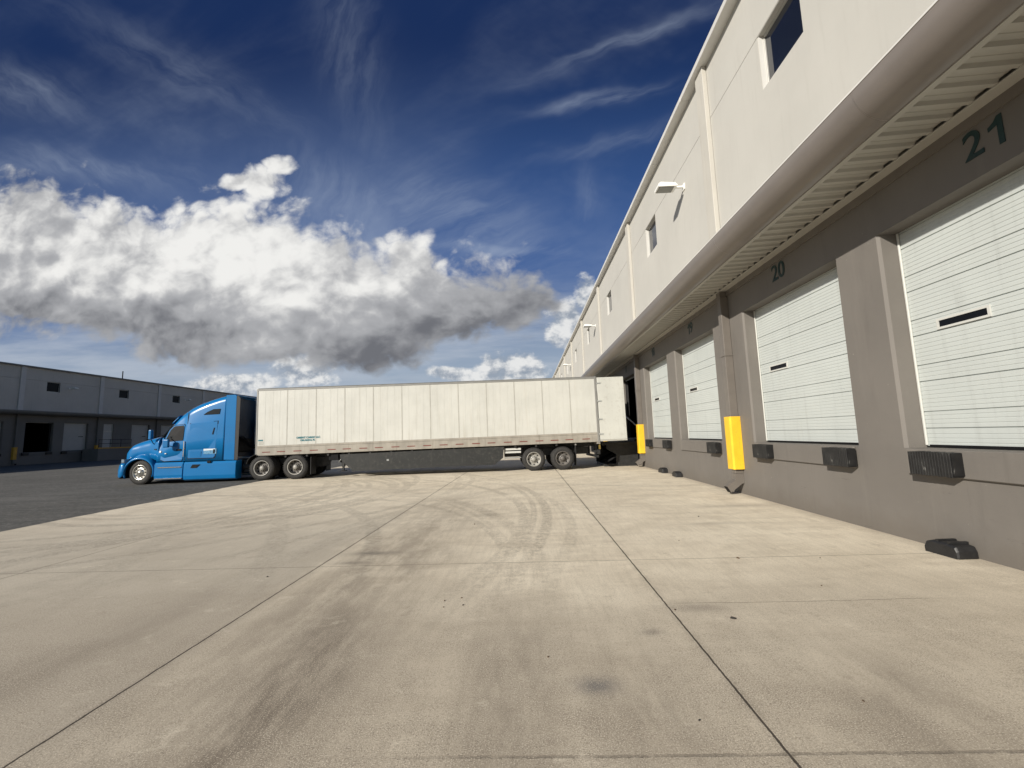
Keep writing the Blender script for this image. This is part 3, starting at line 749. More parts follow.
def wheel(parent, x, y, r, w, side, rim, dual=False, holes=10, hub=0.045, dish=0.07, hubm=None, name='wheel', steer=0.0):
    """side: -1 when the outer face looks along -y. tyre + rim (+ hub) as sub-parts of a wheel part"""
    mb = MB(); T2 = r*0.60
    def ring(mb, yc, r, w):
        pr = [(T2, -w*0.42), (T2*1.06, -w*0.50), (r*0.80, -w*0.52), (r*0.93, -w*0.47), (r*0.985, -w*0.36), (r, -w*0.30)]
        full = pr + [(r, -w*.20), (r-.012, -w*.19), (r-.012, -w*.15), (r, -w*.14), (r, -w*.03), (r-.012, -w*.02), (r-.012, w*.02), (r, w*.03), (r, w*.14), (r-.012, w*.15), (r-.012, w*.19), (r, w*.20)] + [(a, -h) for a, h in pr[::-1]]
        mb.lathe(full, (0, yc, 0), 'y', 40)
        for k in range(44):                                # shoulder blocks
            t = 2*math.pi*k/44
            for sg in (-1, 1):
                a, b = math.cos(t), math.sin(t)
                q0, q1 = r*0.955, r+0.006
                tx, tz = -b*0.018, a*0.018
                ys = (yc+sg*w*0.30, yc+sg*w*0.455)
                vs = []
                for rr_ in (q0, q1):
                    for yq in ys:
                        for sg2 in (-1, 1): vs.append((a*rr_+sg2*tx, yq if rr_ == q1 or yq != ys[1] else yq+sg*0.01, b*rr_+sg2*tz))
                mb.add(vs, [(0,1,3,2), (4,5,7,6), (0,1,5,4), (2,3,7,6), (0,2,6,4), (1,3,7,5)])
    y0 = -side*w*0.5
    ring(mb, y0, r, w)
    wo = obj(name, mb, TYRE, parent, loc=(x, y, r)); wo.rotation_euler = (0, 0, steer)
    if dual:
        mb = MB(); ring(mb, -side*(w*1.5+0.05), r, w); obj('inner_tyre', mb, TYRE, wo)
    mb = MB(); s_ = side
    f = 0.0
    prof = [(T2*1.01, -s_*w*0.9), (T2*1.01, s_*0.0-s_*0.01), (T2*1.06, s_*0.002), (T2*0.97, s_*0.006), (T2*0.93, -s_*0.03), (T2*0.88, -s_*(dish+0.02)), (T2*0.62, -s_*dish), (T2*0.46, -s_*dish), (T2*0.44, -s_*(dish-0.02)), (T2*0.01, -s_*(dish-0.02))]
    mb.lathe(prof, (0, 0, 0), 'y', 40)
    rim_o = obj('rim', mb, rim, wo)
    mb = MB()                                             # hand holes as dark insets just proud of the disc
    for k in range(holes):
        t = 2*math.pi*k/holes; rr_ = T2*0.74
        c = (rr_*math.cos(t), 0, rr_*math.sin(t))
        mb.lathe([(T2*0.085, -s_*(dish+0.004)), (T2*0.085, -s_*(dish-0.012)), (0.001, -s_*(dish-0.012))], c, 'y', 10)
    obj('hand_hole', mb, BLK, rim_o) if False else None
    hh = obj('wheel_disc', mb, BLK, wo)
    mb = MB(); mb.lathe([(T2*0.30, -s_*(dish-0.02)), (T2*0.30, s_*(hub-0.02)), (T2*0.24, s_*hub), (T2*0.08, s_*(hub+0.012)), (0.001, s_*(hub+0.014))], (0, 0, 0), 'y', 24)
    for k in range(10):
        t = 2*math.pi*(k+.5)/10; rr_ = T2*0.40
        mb.lathe([(0.016, -s_*(dish-.02)), (0.016, -s_*(dish-0.055)), (0.001, -s_*(dish-0.06))], (rr_*math.cos(t), 0, rr_*math.sin(t)), 'y', 6)
    obj('hub', mb, hubm or rim, wo)
    return wo

yawT = math.atan2(0.9, 14.4)
base = Vector((-11.2, 18.2)) + Vector((14.4, 0.9)).normalized()*12.15
trailer = thing('semi_trailer', (base.x, base.y, 0), 'long white box trailer hitched to the blue tractor, rear door swung open', 'trailer', rot=(0, 0, yawT))
TILT = -0.0096
X0, X1, ZB, ZT, WD = -12.55, 2.29, 1.145, 4.05, 2.59
def tl(o): o.rotation_euler = (0, TILT, 0); return o
# side walls, front, roof as one box body with thickness
mb = MB()
mb.box(X0+.05, X1, 0.0, 0.04, ZB+0.40, ZT-0.10); mb.box(X0+.05, X1, WD-0.04, WD, ZB+0.40, ZT-0.10)
mb.box(X0, X0+0.05, 0.0, WD, ZB+0.10, ZT-0.02); mb.box(X0+.051, X1-.051, .041, WD-.041, ZB+0.02, ZB+0.18)
tbody = tl(obj('trailer_body', mb, TWHITE, trailer))
mb = MB(); mb.box(X0+.02, X1+.01, 0.02, WD-0.02, ZT-0.03, ZT); obj('roof', mb, TOPRAIL, tbody, bevel=0.015)
for yy_ in ((-0.012, 0.045), (WD-0.045, WD+0.012)):
    mb = MB(); mb.box(X0+.02, X1, yy_[0], yy_[1], ZT-0.115, ZT-0.032); obj('top_rail', mb, TOPRAIL, tbody, bevel=0.008)
    mb = MB(); mb.box(X0+.02, X1, yy_[0]-(.0 if yy_[0] < 1 else 0), yy_[1], ZB, ZB+0.33); mb.box(X0+.02, X1, yy_[0]+.004, yy_[1]-.004, ZB+.334, ZB+.42)
    obj('bottom_rail', mb, TRAIL_RAIL, tbody, bevel=0.008)
mb = MB(); mb.box(X0-.012, X0+0.06, -0.014, 0.03, ZB+.02, ZT-.04); obj('corner_post', mb, TOPRAIL, tbody, bevel=0.012)
mb = MB(); mb.box(X1-.09, X1+0.012, -0.016, 0.05, ZB-.02, ZT-.02); obj('corner_post', mb, TOPRAIL, tbody, bevel=0.01)
mb = MB(); mb.box(X1-.09, X1+0.012, WD-0.05, WD+0.016, ZB-.02, ZT-.02); obj('corner_post', mb, TOPRAIL, tbody, bevel=0.01)
# side panel seams with rivet strips
npan = 12; pw = (X1 - X0 - .1)/11.95
seams = [X0+0.06+pw*k for k in range(1, 12)]
for xs in seams:
    mb = MB(); mb.box(xs-.016, xs+.016, -0.004, 0.002, ZB+.425, ZT-.12)
    mb.box(xs+.0165, xs+.022, -0.006, 0.002, ZB+.425, ZT-.12)
    obj('seam_strip', mb, SEAM, tbody)
# fine logistic-post lines between the seams (pressed into the skin)
mb = MB(); rnd = random.Random(3)
xs = X0+.06
while xs < X1-.2:
    for q in range(1, 4):
        x = xs+pw*q/4+rnd.uniform(-.01, .01)
        if x < X1-.12: mb.box(x-.006, x+.006, -0.0035, 0.002, ZB+.43, ZT-.13)
    xs += pw
obj('skin_rib', mb, TWHITE, tbody)
# reflective tape pieces
for k in range(21):
    x = X0+0.25+k*0.69+rnd.uniform(-.04, .04)
    if x > X1-.4: break
    mb = MB(); mb.box(x, x+0.34, -0.0165, -0.011, ZB+0.125, ZB+0.162); obj('reflector_tape', mb, REDT, tbody)
mb = MB(); mb.box(X0+.12, X0+.32, -.004, .001, ZB+.46, ZB+.60); obj('data_plate', mb, SEAM, tbody)
mb = MB(); mb.box(X0+.10, X0+.30, -.005, .001, ZB+.62, ZB+.68); obj('data_plate', mb, DECK_TXT, tbody)
for k, (s_, dx_, dz_, sz) in enumerate((('ORIENT CARGO LLC', 2.22, 0.70, 0.108), ('ORLANDO, FL', 2.19, 0.585, 0.098))):
    o = text_part('trailer_lettering', s_, sz, DECK_TXT, tbody, (X0+dx_, -0.006, ZB+dz_), (math.pi/2, 0, 0), bold=0.006, depth=0.001)
# rear doors: near leaf swung out straight behind the side, far leaf ajar inside
def leaf(hx, hy, ang, mirror=1):
    mb = MB(); mb.box(0.0, 1.19, -0.025, 0.025, ZB+0.08, ZT-0.06)
    d = tl(obj('rear_door', mb, DOORT, trailer, bevel=0.01)); d.location = (hx, hy, -math.sin(TILT)*0 + (-(hx) * math.sin(TILT)) * 1.0)
    d.rotation_euler = (0, TILT, ang)
    for z in (1.45, 2.1, 2.9, 3.7):
        mb = MB(); mb.box(-0.03, 0.16, -0.034, -0.026, z, z+0.05); mb.tube([(-.02, -.03, z-.02), (-.02, -.03, z+.07)], 0.014, 8); obj('hinge', mb, STEEL, d)
    for x in (0.82, 1.05):
        mb = MB(); mb.tube([(x, 0.05, ZB+.1), (x, 0.05, ZT-.1)], 0.016, 8); obj('lock_rod', mb, STEEL, d)
    mb = MB(); mb.box(0.0, 1.19, -0.028, 0.028, ZB+0.02, ZB+0.078); obj('bottom_trim', mb, SEAM, d)
    return d
DOORT = paint('trailer_door_white', (0.52, 0.52, 0.48), 0.5, 0.05, 1.5, streak=0.15, dirt=(0.25, 0.22, 0.18), dirt_amt=0.32)
leaf(X1+0.035, 0.0, 0.0)
leaf(X1+0.02, WD, math.radians(8))
# frame, landing gear, slider, suspension
def tp(name, fn, m, bevel=0.006, parent=trailer, tilt=True):
    mb = MB(); fn(mb); o = obj(name, mb, m, parent, bevel=bevel)
    if tilt: tl(o)
    return o
tp('frame_rail', lambda m: (m.box(X0+.8, X1-.1, .75, .9, .95, ZB+.018), m.box(X0+.8, X1-.1, 1.69, 1.84, .95, ZB+.018), [m.box(X0+1.2+q*.9, X0+1.28+q*.9, .05, WD-.05, 1.03, ZB+.017) for q in range(14)]), DARKP)
tp('coupler_plate', lambda m: m.box(X0+.05, X0+1.7, .3, WD-.3, ZB-.06, ZB+.019), DARKP)
tp('suspension_slider', lambda m: (m.box(-1.9, 1.9, .70, .92, .62, .94), m.box(-1.9, 1.9, 1.67, 1.89, .62, .94), m.box(-1.9, -1.75, .92, 1.67, .7, .9), m.box(1.5, 1.65, .92, 1.67, .7, .9)), DARKP)
for x in (-.64, .63):
    tp('axle', lambda m: m.tube([(x, .25, .5), (x, WD-.25, .5)], .065, 12), DARKP, 0, tilt=False)
    tp('air_bag', lambda m: (m.lathe([(.13, .60), (.15, .68), (.13, .76), (.15, .84), (.12, .92)], (x+.35, .78, 0), 'z', 16)), DARKP, 0, tilt=False)
for sy in (0.30, WD-.30):
    o = tp('landing_leg', lambda m: (m.box(-8.99, -8.87, sy-.06, sy+.06, .52, 1.16), m.box(-8.97, -8.89, sy-.04, sy+.04, .36, .521), m.box(-9.06, -8.80, sy-.13, sy+.13, .335, .359)), STEEL if False else DARKP)
tp('landing_brace', lambda m: (m.tube([(-8.93, .34, .62), (-9.6, .9, 1.1)], .03, 6), m.tube([(-8.93, WD-.34, .62), (-9.6, 1.7, 1.1)], .03, 6), m.tube([(-8.93, .3, .75), (-8.93, WD-.3, .75)], .03, 6), m.tube([(-9.35, .16, 1.1), (-8.95, .16, .8)], .025, 6), m.box(-9.5, -9.1, .12, .5, .82, 1.1)), BLK, 0)
tp('landing_crank', lambda m: m.tube([(-8.93, .24, .9), (-8.93, .06, .9), (-9.05, .05, .72)], .014, 6), STEEL, 0)
# side skirts
for (ya_, yb_) in ((0.04, 0.065), (WD-.065, WD-.04)):
    tp('side_skirt', lambda m: m.prism([(-9.0, 1.06), (-8.98, .86), (-8.45, .32), (-2.35, .345), (-1.98, .62), (-1.92, 1.10)], 'y', ya_, yb_), SKIRT, 0.006)
tp('skirt_latch', lambda m: m.box(-7.0, -6.9, 0.028, 0.045, .70, .78), STEEL)
for z in (.93, .80, .58):
    tp('slider_bar', lambda m: m.box(-1.90, -1.18, 0.12, 0.15, z, z+(.085 if z > .6 else .05)), SEAL_W if z > .6 else STEEL)
# mud flaps, rear guard
for sy in (.05, WD-.65):
    tp('mud_flap', lambda m: m.box(1.22, 1.235, sy, sy+.6, .14, 1.02), RUB, 0.003)
tp('flap_bracket', lambda m: (m.box(1.2, 1.26, .04, WD-.04, 1.03, 1.10),), TOPRAIL)
tp('rear_guard', lambda m: (m.box(X1-.14, X1-.04, .12, WD-.12, .46, .56), m.box(X1-.13, X1-.05, .55, .65, .561, 1.13), m.box(X1-.13, X1-.05, WD-.65, WD-.55, .561, 1.13)), DARKP)
tp('rear_sill', lambda m: m.box(X1-.12, X1+.03, .02, WD-.02, ZB-.09, ZB+.016), TRAIL_RAIL)
tp('tail_tag', lambda m: m.box(X1-.02, X1+.04, .05, .22, .82, 1.03), YELD)
tp('dock_hook', lambda m: (m.box(X1-.1, X1+.02, .1, .3, .60, .80), m.box(X1-.3, X1-.1, .15, .2, .70, .76)), DARKP)
for i, x in enumerate((-.64, .63)):
    wheel(trailer, x, 0.03, .50, .27, -1, RIM_W if i == 0 else RIM_D, dual=True, hub=-0.005, dish=.11, holes=8)
    wheel(trailer, x, WD-.03, .50, .27, 1, RIM_D, dual=True, hub=-0.005, dish=.11, holes=8)

# ================================================================ tractor
yawR = math.atan2(0.45, 5.0)
ta = Vector((-16.2, 17.6)) + Vector((5.0, .5)).normalized()*-0.03
tractor = thing('semi_tractor', (ta.x, ta.y, 0), 'blue sleeper cab truck tractor pulling the white trailer', 'truck', rot=(0, 0, yawR))
TW = 2.45
def interp(tab, x):
    if x <= tab[0][0]: return tab[0][1]
    for (a, va), (b, vb) in zip(tab, tab[1:]):
        if x <= b:
            f = (x-a)/(b-a); return va+(vb-va)*f
    return tab[-1][1]
def loft(mb, xs, top, bot, inset, rad, n=9, tumble=None, smooth=True, crown=0.03, cap=True, grow=0.0):
    """sections across the truck: rounded upper corners, near side at y=inset"""
    rings = []
    for x in xs:
        zt, zb, i_, r = interp(top, x)+grow, interp(bot, x), interp(inset, x)-grow, interp(rad, x)
        tb = interp(tumble, x) if tumble else 0.0
        pts = [(i_, zb), (i_, zb+(zt-zb)*0.35)]
        yk = i_+tb
        pts.append((i_+tb*0.45, zb+(zt-r-zb)*0.72))
        for k in range(n):
            a = math.pi/2*k/(n-1)
            pts.append((yk+r-r*math.cos(a), zt-r+r*math.sin(a)))
        pts.append((TW/2, zt+crown))
        full = pts + [(TW-p[0], p[1]) for p in pts[-2::-1]]
        rings.append([(x, p[0], p[1]) for p in full])
    m = len(rings[0]); vs = [q for R in rings for q in R]
    mb.add(vs, [(i*m+k, i*m+k+1, (i+1)*m+k+1, (i+1)*m+k) for i in range(len(rings)-1) for k in range(m-1)], smooth)
    if cap:
        mb.add(rings[0], [tuple(range(m))]); mb.add(rings[-1], [tuple(range(m))])
        mb.add(vs, [(i*m, i*m+m-1, (i+1)*m+m-1, (i+1)*m) for i in range(len(rings)-1)])
fr = lambda a, b, n: [a+(b-a)*k/n for k in range(n+1)]
# hood
mb = MB()
htop = [(-.86, 1.12), (-.80, 1.38), (-.70, 1.54), (-.55, 1.67), (-.3, 1.78), (0, 1.86), (.35, 1.93), (.72, 1.98)]
hbot = [(-.86, .78), (-.55, 1.0), (-.3, 1.10), (.3, 1.12), (.55, 1.0), (.72, .96)]
hins = [(-.86, .50), (-.80, .42), (-.6, .34), (-.2, .30), (.3, .22), (.72, .10)]
hrad = [(-.86, .12), (-.7, .22), (-.3, .34), (.3, .36), (.72, .30)]
loft(mb, fr(-.86, .72, 22), htop, hbot, hins, hrad)
hood = obj('hood', mb, BLUE, tractor)
# fenders: flared arch over each front wheel, flowing to the bumper corner and back to the cab
def fender(side):
    mb = MB(); Rr = .56; n = 26
    path = []
    for k in range(n+1):
        a = math.radians(205 - 225*k/n)
        path.append((Rr*math.cos(a)*1.04, .50+Rr*math.sin(a)))
    ysec = [0.0, .03, .12, .30, .50]
    rings = []
    for k, (x, z) in enumerate(path):
        f = k/n
        lift = .10*math.sin(math.pi*f)
        R = []
        for j, yj in enumerate(ysec):
            zz = z + (0.0, .06, .115, .22, .34)[j]*math.sin(math.pi*min(1, max(0, f)))**.6 + (0 if j else 0)
            xx = x*(1+(0, .05, .09, .07, .0)[j])
            yq = yj + .02
            R.append((xx, yq if side < 0 else TW-yq, zz))
        rings.append(R)
    m = len(ysec); vs = [q for R in rings for q in R]
    mb.add(vs, [(i*m+k, i*m+k+1, (i+1)*m+k+1, (i+1)*m+k) for i in range(n) for k in range(m-1)], True)
    # inner lip
    lip = [(x, (.02 if side < 0 else TW-.02), z) for x, z in path]; lip2 = [(x*.96, (.10 if side < 0 else TW-.10), .5+(z-.5)*.96) for x, z in path]
    mb.add(lip+lip2, [(i, i+1, n+2+i, n+1+i) for i in range(n)], True)
    # liner
    lin = [(x*.965, (.10 if side < 0 else TW-.10), .5+(z-.5)*.965) for x, z in path]; lin2 = [(x*.965, (.62 if side < 0 else TW-.62), .5+(z-.5)*.965) for x, z in path]
    o = obj('fender', mb, BLUE, tractor)
    s_ = o.modifiers.new('thick', 'SOLIDIFY'); s_.thickness = 0.012
    mb = MB(); mb.add(lin+lin2, [(i, i+1, n+2+i, n+1+i) for i in range(n)], True); mb.box(-.52, .52, *((.60, .64) if side < 0 else (TW-.64, TW-.60)), .45, 1.0)
    obj('wheel_well', mb, BLK, o)
fender(-1); fender(1)
# bumper
mb = MB()
def bumper_ring(x, i0): return x
sec = [(-1.00, .34), (-1.03, .42), (-1.02, .62), (-.96, .80)]
outl = [(-.56, .02), (-.74, .04), (-.88, .14), (-.98, .34), (-1.03, .70), (-1.04, TW/2), (-1.03, TW-.70), (-.98, TW-.34), (-.88, TW-.14), (-.74, TW-.04), (-.56, TW-.02)]
rg = []
for z, g_ in ((.30, .03), (.34, .0), (.60, .0), (.80, .02), (.90, .06)):
    rg.append([(x+g_*(1 if x < -.6 else 0), TW/2+(y-TW/2)*(1-g_*.6), z + (.0 if i not in (0, 10) else 0) + (.10 if (i in (0, 10) and z < .5) else 0)) for i, (x, y) in enumerate(outl)])
m = len(outl); vs = [q for R in rg for q in R]
mb.add(vs, [(i*m+k, i*m+k+1, (i+1)*m+k+1, (i+1)*m+k) for i in range(4) for k in range(m-1)], True)
o = obj('bumper', mb, BLUE, tractor); s_ = o.modifiers.new('thick', 'SOLIDIFY'); s_.thickness = 0.02
mb = MB(); mb.box(-.98, -.86, .5, TW-.5, .38, .56); obj('bumper_grille', mb, BLK, o, bevel=.01)
mb = MB(); mb.box(-.90, -.60, .22, TW-.22, .26, .34); obj('air_dam', mb, BLK, o, bevel=.01)
# radiator grille
mb = MB(); mb.box(-.90, -.83, .72, TW-.72, .86, 1.42)
gr = obj('grille', mb, BLK, tractor, bevel=.03, seg=2)
mb = MB()
for q in range(9): mb.box(-.915, -.895, .76, TW-.76, .90+q*.055, .915+q*.055)
obj('grille_bars', mb, CHROME, gr)
for sg in (0, 1):
    mb = MB()
    f = lambda y: y if sg == 0 else TW-y
    mb.prism([(-.88, f(.26)), (-.80, f(.17)), (-.66, f(.13)), (-.60, f(.34)), (-.82, f(.45))], 'z', .93, 1.06)
    hl = obj('headlight', mb, HLENS, tractor, bevel=.03, seg=2)
    mb = MB(); mb.lathe([(.05, 0), (.055, -.03), (.001, -.035)], (-.86, f(.36), .99), 'x', 16); obj('reflector', mb, CHROME, hl)
# cab and sleeper shell
mb = MB()
ctop = [(.66, 1.96), (.80, 2.02), (.92, 2.20), (1.08, 2.48), (1.22, 2.66), (1.40, 2.85), (1.62, 3.03), (1.9, 3.19), (2.25, 3.35), (2.7, 3.50), (3.1, 3.61), (3.42, 3.67)]
cbot = [(.66, .92), (3.42, .90)]
cins = [(.66, .10), (1.0, .05), (1.7, .03), (1.85, .0), (3.42, .0)]
crad = [(.66, .22), (.9, .30), (1.2, .42), (1.8, .40), (2.6, .34), (3.42, .28)]
ctum = [(.66, .10), (1.0, .13), (1.6, .12), (2.0, .09), (3.42, .06)]
loft(mb, fr(.66, 3.42, 46), ctop, cbot, cins, crad, tumble=ctum)
cabo = obj('cab', mb, BLUE, tractor)
# windshield band
mb = MB(); loft(mb, fr(.84, 1.16, 8), ctop, [(.84, 1.98), (1.16, 2.42)], [(.84, .16), (1.16, .19)], [(.84, .2), (1.16, .36)], tumble=[(.84, .03), (1.16, .03)], cap=False, grow=.012)
obj('windshield', mb, CABG, tractor)
mb = MB(); loft(mb, fr(1.13, 1.36, 5), [(1.13, 2.57), (1.36, 2.86)], [(1.13, 2.50), (1.36, 2.72)], [(1.13, .22), (1.36, .24)], [(1.13, .05), (1.36, .12)], cap=True)
obj('sun_visor', mb, BLUE, tractor)
def patch(name, poly, m, y=-0.004, th=0.012, bevel=0.0, parent=None, lean=None):
    """a panel on the near side (and its twin on the far side), poly in x,z; follows the tumblehome"""
    out = []
    for side in (0, 1):
        mb = MB(); f_, b_ = [], []
        for (x, z) in poly:
            i_ = interp(cins, x); tb = interp(ctum, x); zt = interp(ctop, x); r = interp(crad, x); zb = .91
            t35 = zb+(zt-zb)*.35; t72 = zb+(zt-r-zb)*.72
            if z < t35: yy = i_
            elif z < t72: yy = i_+tb*.45*(z-t35)/(t72-t35)
            else: yy = i_+tb*.45+tb*.55*min(1, (z-t72)/max(.01, zt-r-t72))
            ya__, yb__ = yy+y, yy+y+th
            if side: ya__, yb__ = TW-ya__, TW-yb__
            f_.append((x, ya__, z)); b_.append((x, yb__, z))
        n = len(poly)
        mb.add(f_+b_, [tuple(range(n)), tuple(range(n, 2*n))[::-1]] + [(i, (i+1) % n, n+(i+1) % n, n+i) for i in range(n)])
        out.append(obj(name, mb, m, parent or tractor, bevel=bevel))
        if name in ('decal', 'sticker'): break
    return out
# panel gaps are thin dark strips; doors are slightly proud panels
dpoly = [(.84, 1.0), (1.02, .93), (1.72, .93), (1.76, 1.0), (1.76, 2.40), (1.70, 2.46), (1.26, 2.42), (1.08, 2.24), (.90, 1.86), (.82, 1.60)]
for d in patch('door', dpoly, BLUE, -0.018, .016, .006): d['label'] = 'blue cab door with side window'
dgap = [(x + (-.018 if x < 1.3 else .018), z + (-.018 if z < 1.6 else .02)) for x, z in dpoly]
patch('door_gap', dgap, BLK, -0.003, .004)
patch('door_window', [(.96, 1.84), (1.10, 1.78), (1.70, 1.82), (1.70, 2.34), (1.66, 2.38), (1.28, 2.35), (1.16, 2.22)], CABG, -0.024, .006)
patch('window_trim', [(.93, 1.82), (1.10, 1.745), (1.73, 1.785), (1.735, 2.36), (1.68, 2.415), (1.27, 2.385), (1.13, 2.24)], BLK, -0.021, .004)
patch('door_handle', [(1.50, 1.36), (1.68, 1.37), (1.68, 1.43), (1.50, 1.42)], BLK, -0.04, .02, .004)
patch('sleeper_panel', [(1.98, 1.02), (3.02, 1.02), (3.08, 1.08), (3.12, 2.55), (1.98, 2.47)], BLUE, -0.014, .012, .006)
patch('sleeper_gap', [(1.955, .995), (3.05, .995), (3.11, 1.07), (3.15, 2.575), (1.955, 2.495)], BLK, -0.003, .004)
patch('sleeper_window', [(2.50, 2.84), (3.16, 2.86), (3.19, 3.08), (2.90, 3.07), (2.66, 2.96)], CABG, -0.022, .012)
patch('grab_slot', [(2.92, 2.0), (2.96, 2.0), (3.02, 2.28), (2.98, 2.28)], BLK, -0.02, .01)
patch('roof_fairing_seam', [(1.84, .95), (1.865, .95), (1.87, 3.0), (1.845, 2.95)], BLK, -0.006, .006)
patch('decal', [(2.62, 1.18), (3.14, 1.18), (3.14, 1.40), (2.62, 1.40)], paint('decal_blue_print', (0.10, 0.26, 0.42), 0.4, 0.35, 22), -0.020, .004)
patch('decal', [(2.62, 1.32), (3.06, 1.34), (3.10, 1.40), (2.62, 1.40)], DECAL, -0.026, .004)
patch('decal', [(3.01, 1.20), (3.08, 1.20), (3.08, 1.37), (3.01, 1.37)], BLK, -0.0265, .004)
# marker lamps
patch('marker_lamp', [(1.80, 1.40), (1.85, 1.40), (1.85, 1.46), (1.80, 1.46)], LAMPW, -0.03, .02, .005)
patch('marker_lamp', [(1.02, 1.23), (1.09, 1.23), (1.09, 1.27), (1.02, 1.27)], LAMPW, -0.03, .02, .005)
patch('marker_lamp', [(.78, 1.30), (.86, 1.30), (.86, 1.37), (.78, 1.37)], LAMPW, -0.03, .02, .005)
# side extenders behind the sleeper
for side in (0, 1):
    f = lambda y: y if side == 0 else TW-y
    mb = MB(); mb.prism([(3.44, .92), (3.86, .90), (3.86, 3.60), (3.80, 3.67), (3.44, 3.655)], 'y', f(0.0), f(.035)); o = obj('side_extender', mb, BLUE, tractor, bevel=.01)
    mb = MB(); mb.prism([(3.865, .90), (4.00, .90), (4.02, 3.50), (3.94, 3.62), (3.865, 3.62)], 'y', f(.005), f(.025)); obj('rubber_edge', mb, RUB2, o)
mb = MB(); mb.box(3.43, 3.86, .06, TW-.06, 3.625, 3.665); obj('roof_cap', mb, BLUE, tractor, bevel=.01)
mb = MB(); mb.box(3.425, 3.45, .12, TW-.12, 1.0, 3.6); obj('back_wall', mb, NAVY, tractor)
mb = MB(); mb.box(3.46, 3.56, .5, 1.95, 1.2, 1.8); obj('rear_equipment', mb, BLK, tractor, bevel=.03)
mb = MB()
for yq in (.95, 1.1, 1.25): mb.tube([(3.5, yq, 1.9), (3.75, yq+.05, 1.55), (4.1, yq, 1.35), (4.35, yq, 1.7)], .022, 6)
obj('air_line', mb, BLK, tractor)
for side in (0, 1):
    f = lambda y: y if side == 0 else TW-y
    mb = MB(); mb.tube([(3.66, f(.28), 1.0), (3.66, f(.28), 2.7)], .065, 14); obj('exhaust_stack', mb, STEEL, tractor)
patch('grab_handle', [(1.80, 1.10), (1.83, 1.10), (1.83, 1.75), (1.80, 1.75)], CHROME, -0.055, .02, .004)
patch('access_door', [(2.08, 1.06), (2.52, 1.06), (2.52, 1.30), (2.08, 1.30)], BLUE, -0.019, .006, .003)
patch('hood_latch', [(.52, 1.42), (.62, 1.42), (.62, 1.46), (.52, 1.46)], BLK, -0.02, .01)
# chassis fairings with steps
def lowfair(x0, x1, zb, zt):
    out = []
    for side in (0, 1):
        f = lambda y: y if side == 0 else TW-y
        mb = MB(); prof = [(f(.10), zb), (f(.02), zb+.05), (f(-.01), zb+.2), (f(.0), zt-.10), (f(.06), zt), (f(.45), zt), (f(.45), zb)]
        n = len(prof); mb.add([(x0, p[0], p[1]) for p in prof]+[(x1, p[0], p[1]) for p in prof], [(i, (i+1) % n, n+(i+1) % n, n+i) for i in range(n)] + [tuple(range(n)), tuple(range(n, 2*n))[::-1]])
        out.append(obj('chassis_fairing', mb, BLUE, tractor, bevel=.02, seg=2))
    return out
lowfair(.66, 1.80, .15, .885)
ff = lowfair(1.83, 3.95, .10, .885)
for side in (0, 1):
    f = lambda y: y if side == 0 else TW-y
    mb = MB(); mb.box(.80, 1.74, f(-.035), f(-.008), .66, .70); obj('tread_strip', mb, CHROME, tractor, bevel=.006)
    mb = MB(); mb.box(.70, 1.78, f(-.03), f(.02), .19, .235); obj('step', mb, CHROME, tractor, bevel=.008)
    mb = MB(); mb.prism([(2.12, .62), (2.36, .62), (2.50, .76), (2.20, .76)], 'y', f(-.022), f(-.012)); obj('side_vent', mb, BLK, tractor)
    mb = MB(); mb.box(2.78, 2.94, f(-.03), f(.01), .80, .90); obj('fuel_cap', mb, BLK, tractor, bevel=.015)
    # mirrors: door mirror and hood mirror
    mb = MB(); mb.box(1.10, 1.32, f(-.24), f(-.12), 1.50, 1.84)
    o = obj('door_mirror', mb, BLUE, tractor, bevel=.04, seg=3)
    mb = MB(); mb.tube([(1.05, f(-.0), 1.98), (1.05, f(-.18), 1.95), (1.16, f(-.18), 1.86)], .02, 8); mb.tube([(1.10, f(.02), 1.60), (1.18, f(-.14), 1.62)], .018, 8); obj('mirror_arm', mb, BLK, o)
    mb = MB(); mb.box(.34, .46, f(-.02), f(.14), 1.86, 2.26)
    o = obj('hood_mirror', mb, BLUE, tractor, bevel=.03, seg=3)
    mb = MB(); mb.tube([(.40, f(.06), 1.88), (.45, f(.14), 1.70), (.5, f(.20), 1.62)], .016, 8); obj('mirror_arm', mb, BLK, o)
    mb = MB(); mb.tube([(.62, f(.18), 1.98), (.86, f(.18), 2.02)], .02, 6); obj('wiper', mb, BLK, tractor)
# chassis
mb = MB(); mb.box(-.7, 7.3, .72, .80, .62, .88); mb.box(-.7, 7.3, 1.65, 1.73, .62, .88); mb.box(-.3, .0, .8, 1.65, .6, .8); mb.box(5.2, 5.5, .8, 1.65, .6, .86); mb.box(7.1, 7.18, .8, 1.65, .64, .86); mb.box(.5, 3.9, .5, TW-.5, .5, .87)
obj('chassis', mb, DARKP, tractor, bevel=.006)
mb = MB(); mb.box(5.25, 6.35, .75, 1.70, .90, 1.02); obj('fifth_wheel', mb, DARKP, tractor, bevel=.02)
for x in (5.0-.0, 6.38):
    mb = MB(); mb.tube([(x, .3, .51), (x, TW-.3, .51)], .08, 12); mb.lathe([(.05, -.22), (.20, -.16), (.24, 0), (.20, .16), (.05, .22)], (x, TW/2, .51), 'y', 18); obj('drive_axle', mb, DARKP, tractor)
mb = MB(); mb.tube([(0, .25, .5), (0, TW-.25, .5)], .06, 10); obj('steer_axle', mb, DARKP, tractor)
mb = MB(); mb.box(4.05, 4.40, .42, TW-.42, .34, .86)
obj('battery_box', mb, DARKP, tractor, bevel=.02)
mb = MB(); mb.box(6.95, 7.25, .72, 1.73, .45, .9); obj('rear_crossmember', mb, DARKP, tractor, bevel=.02)
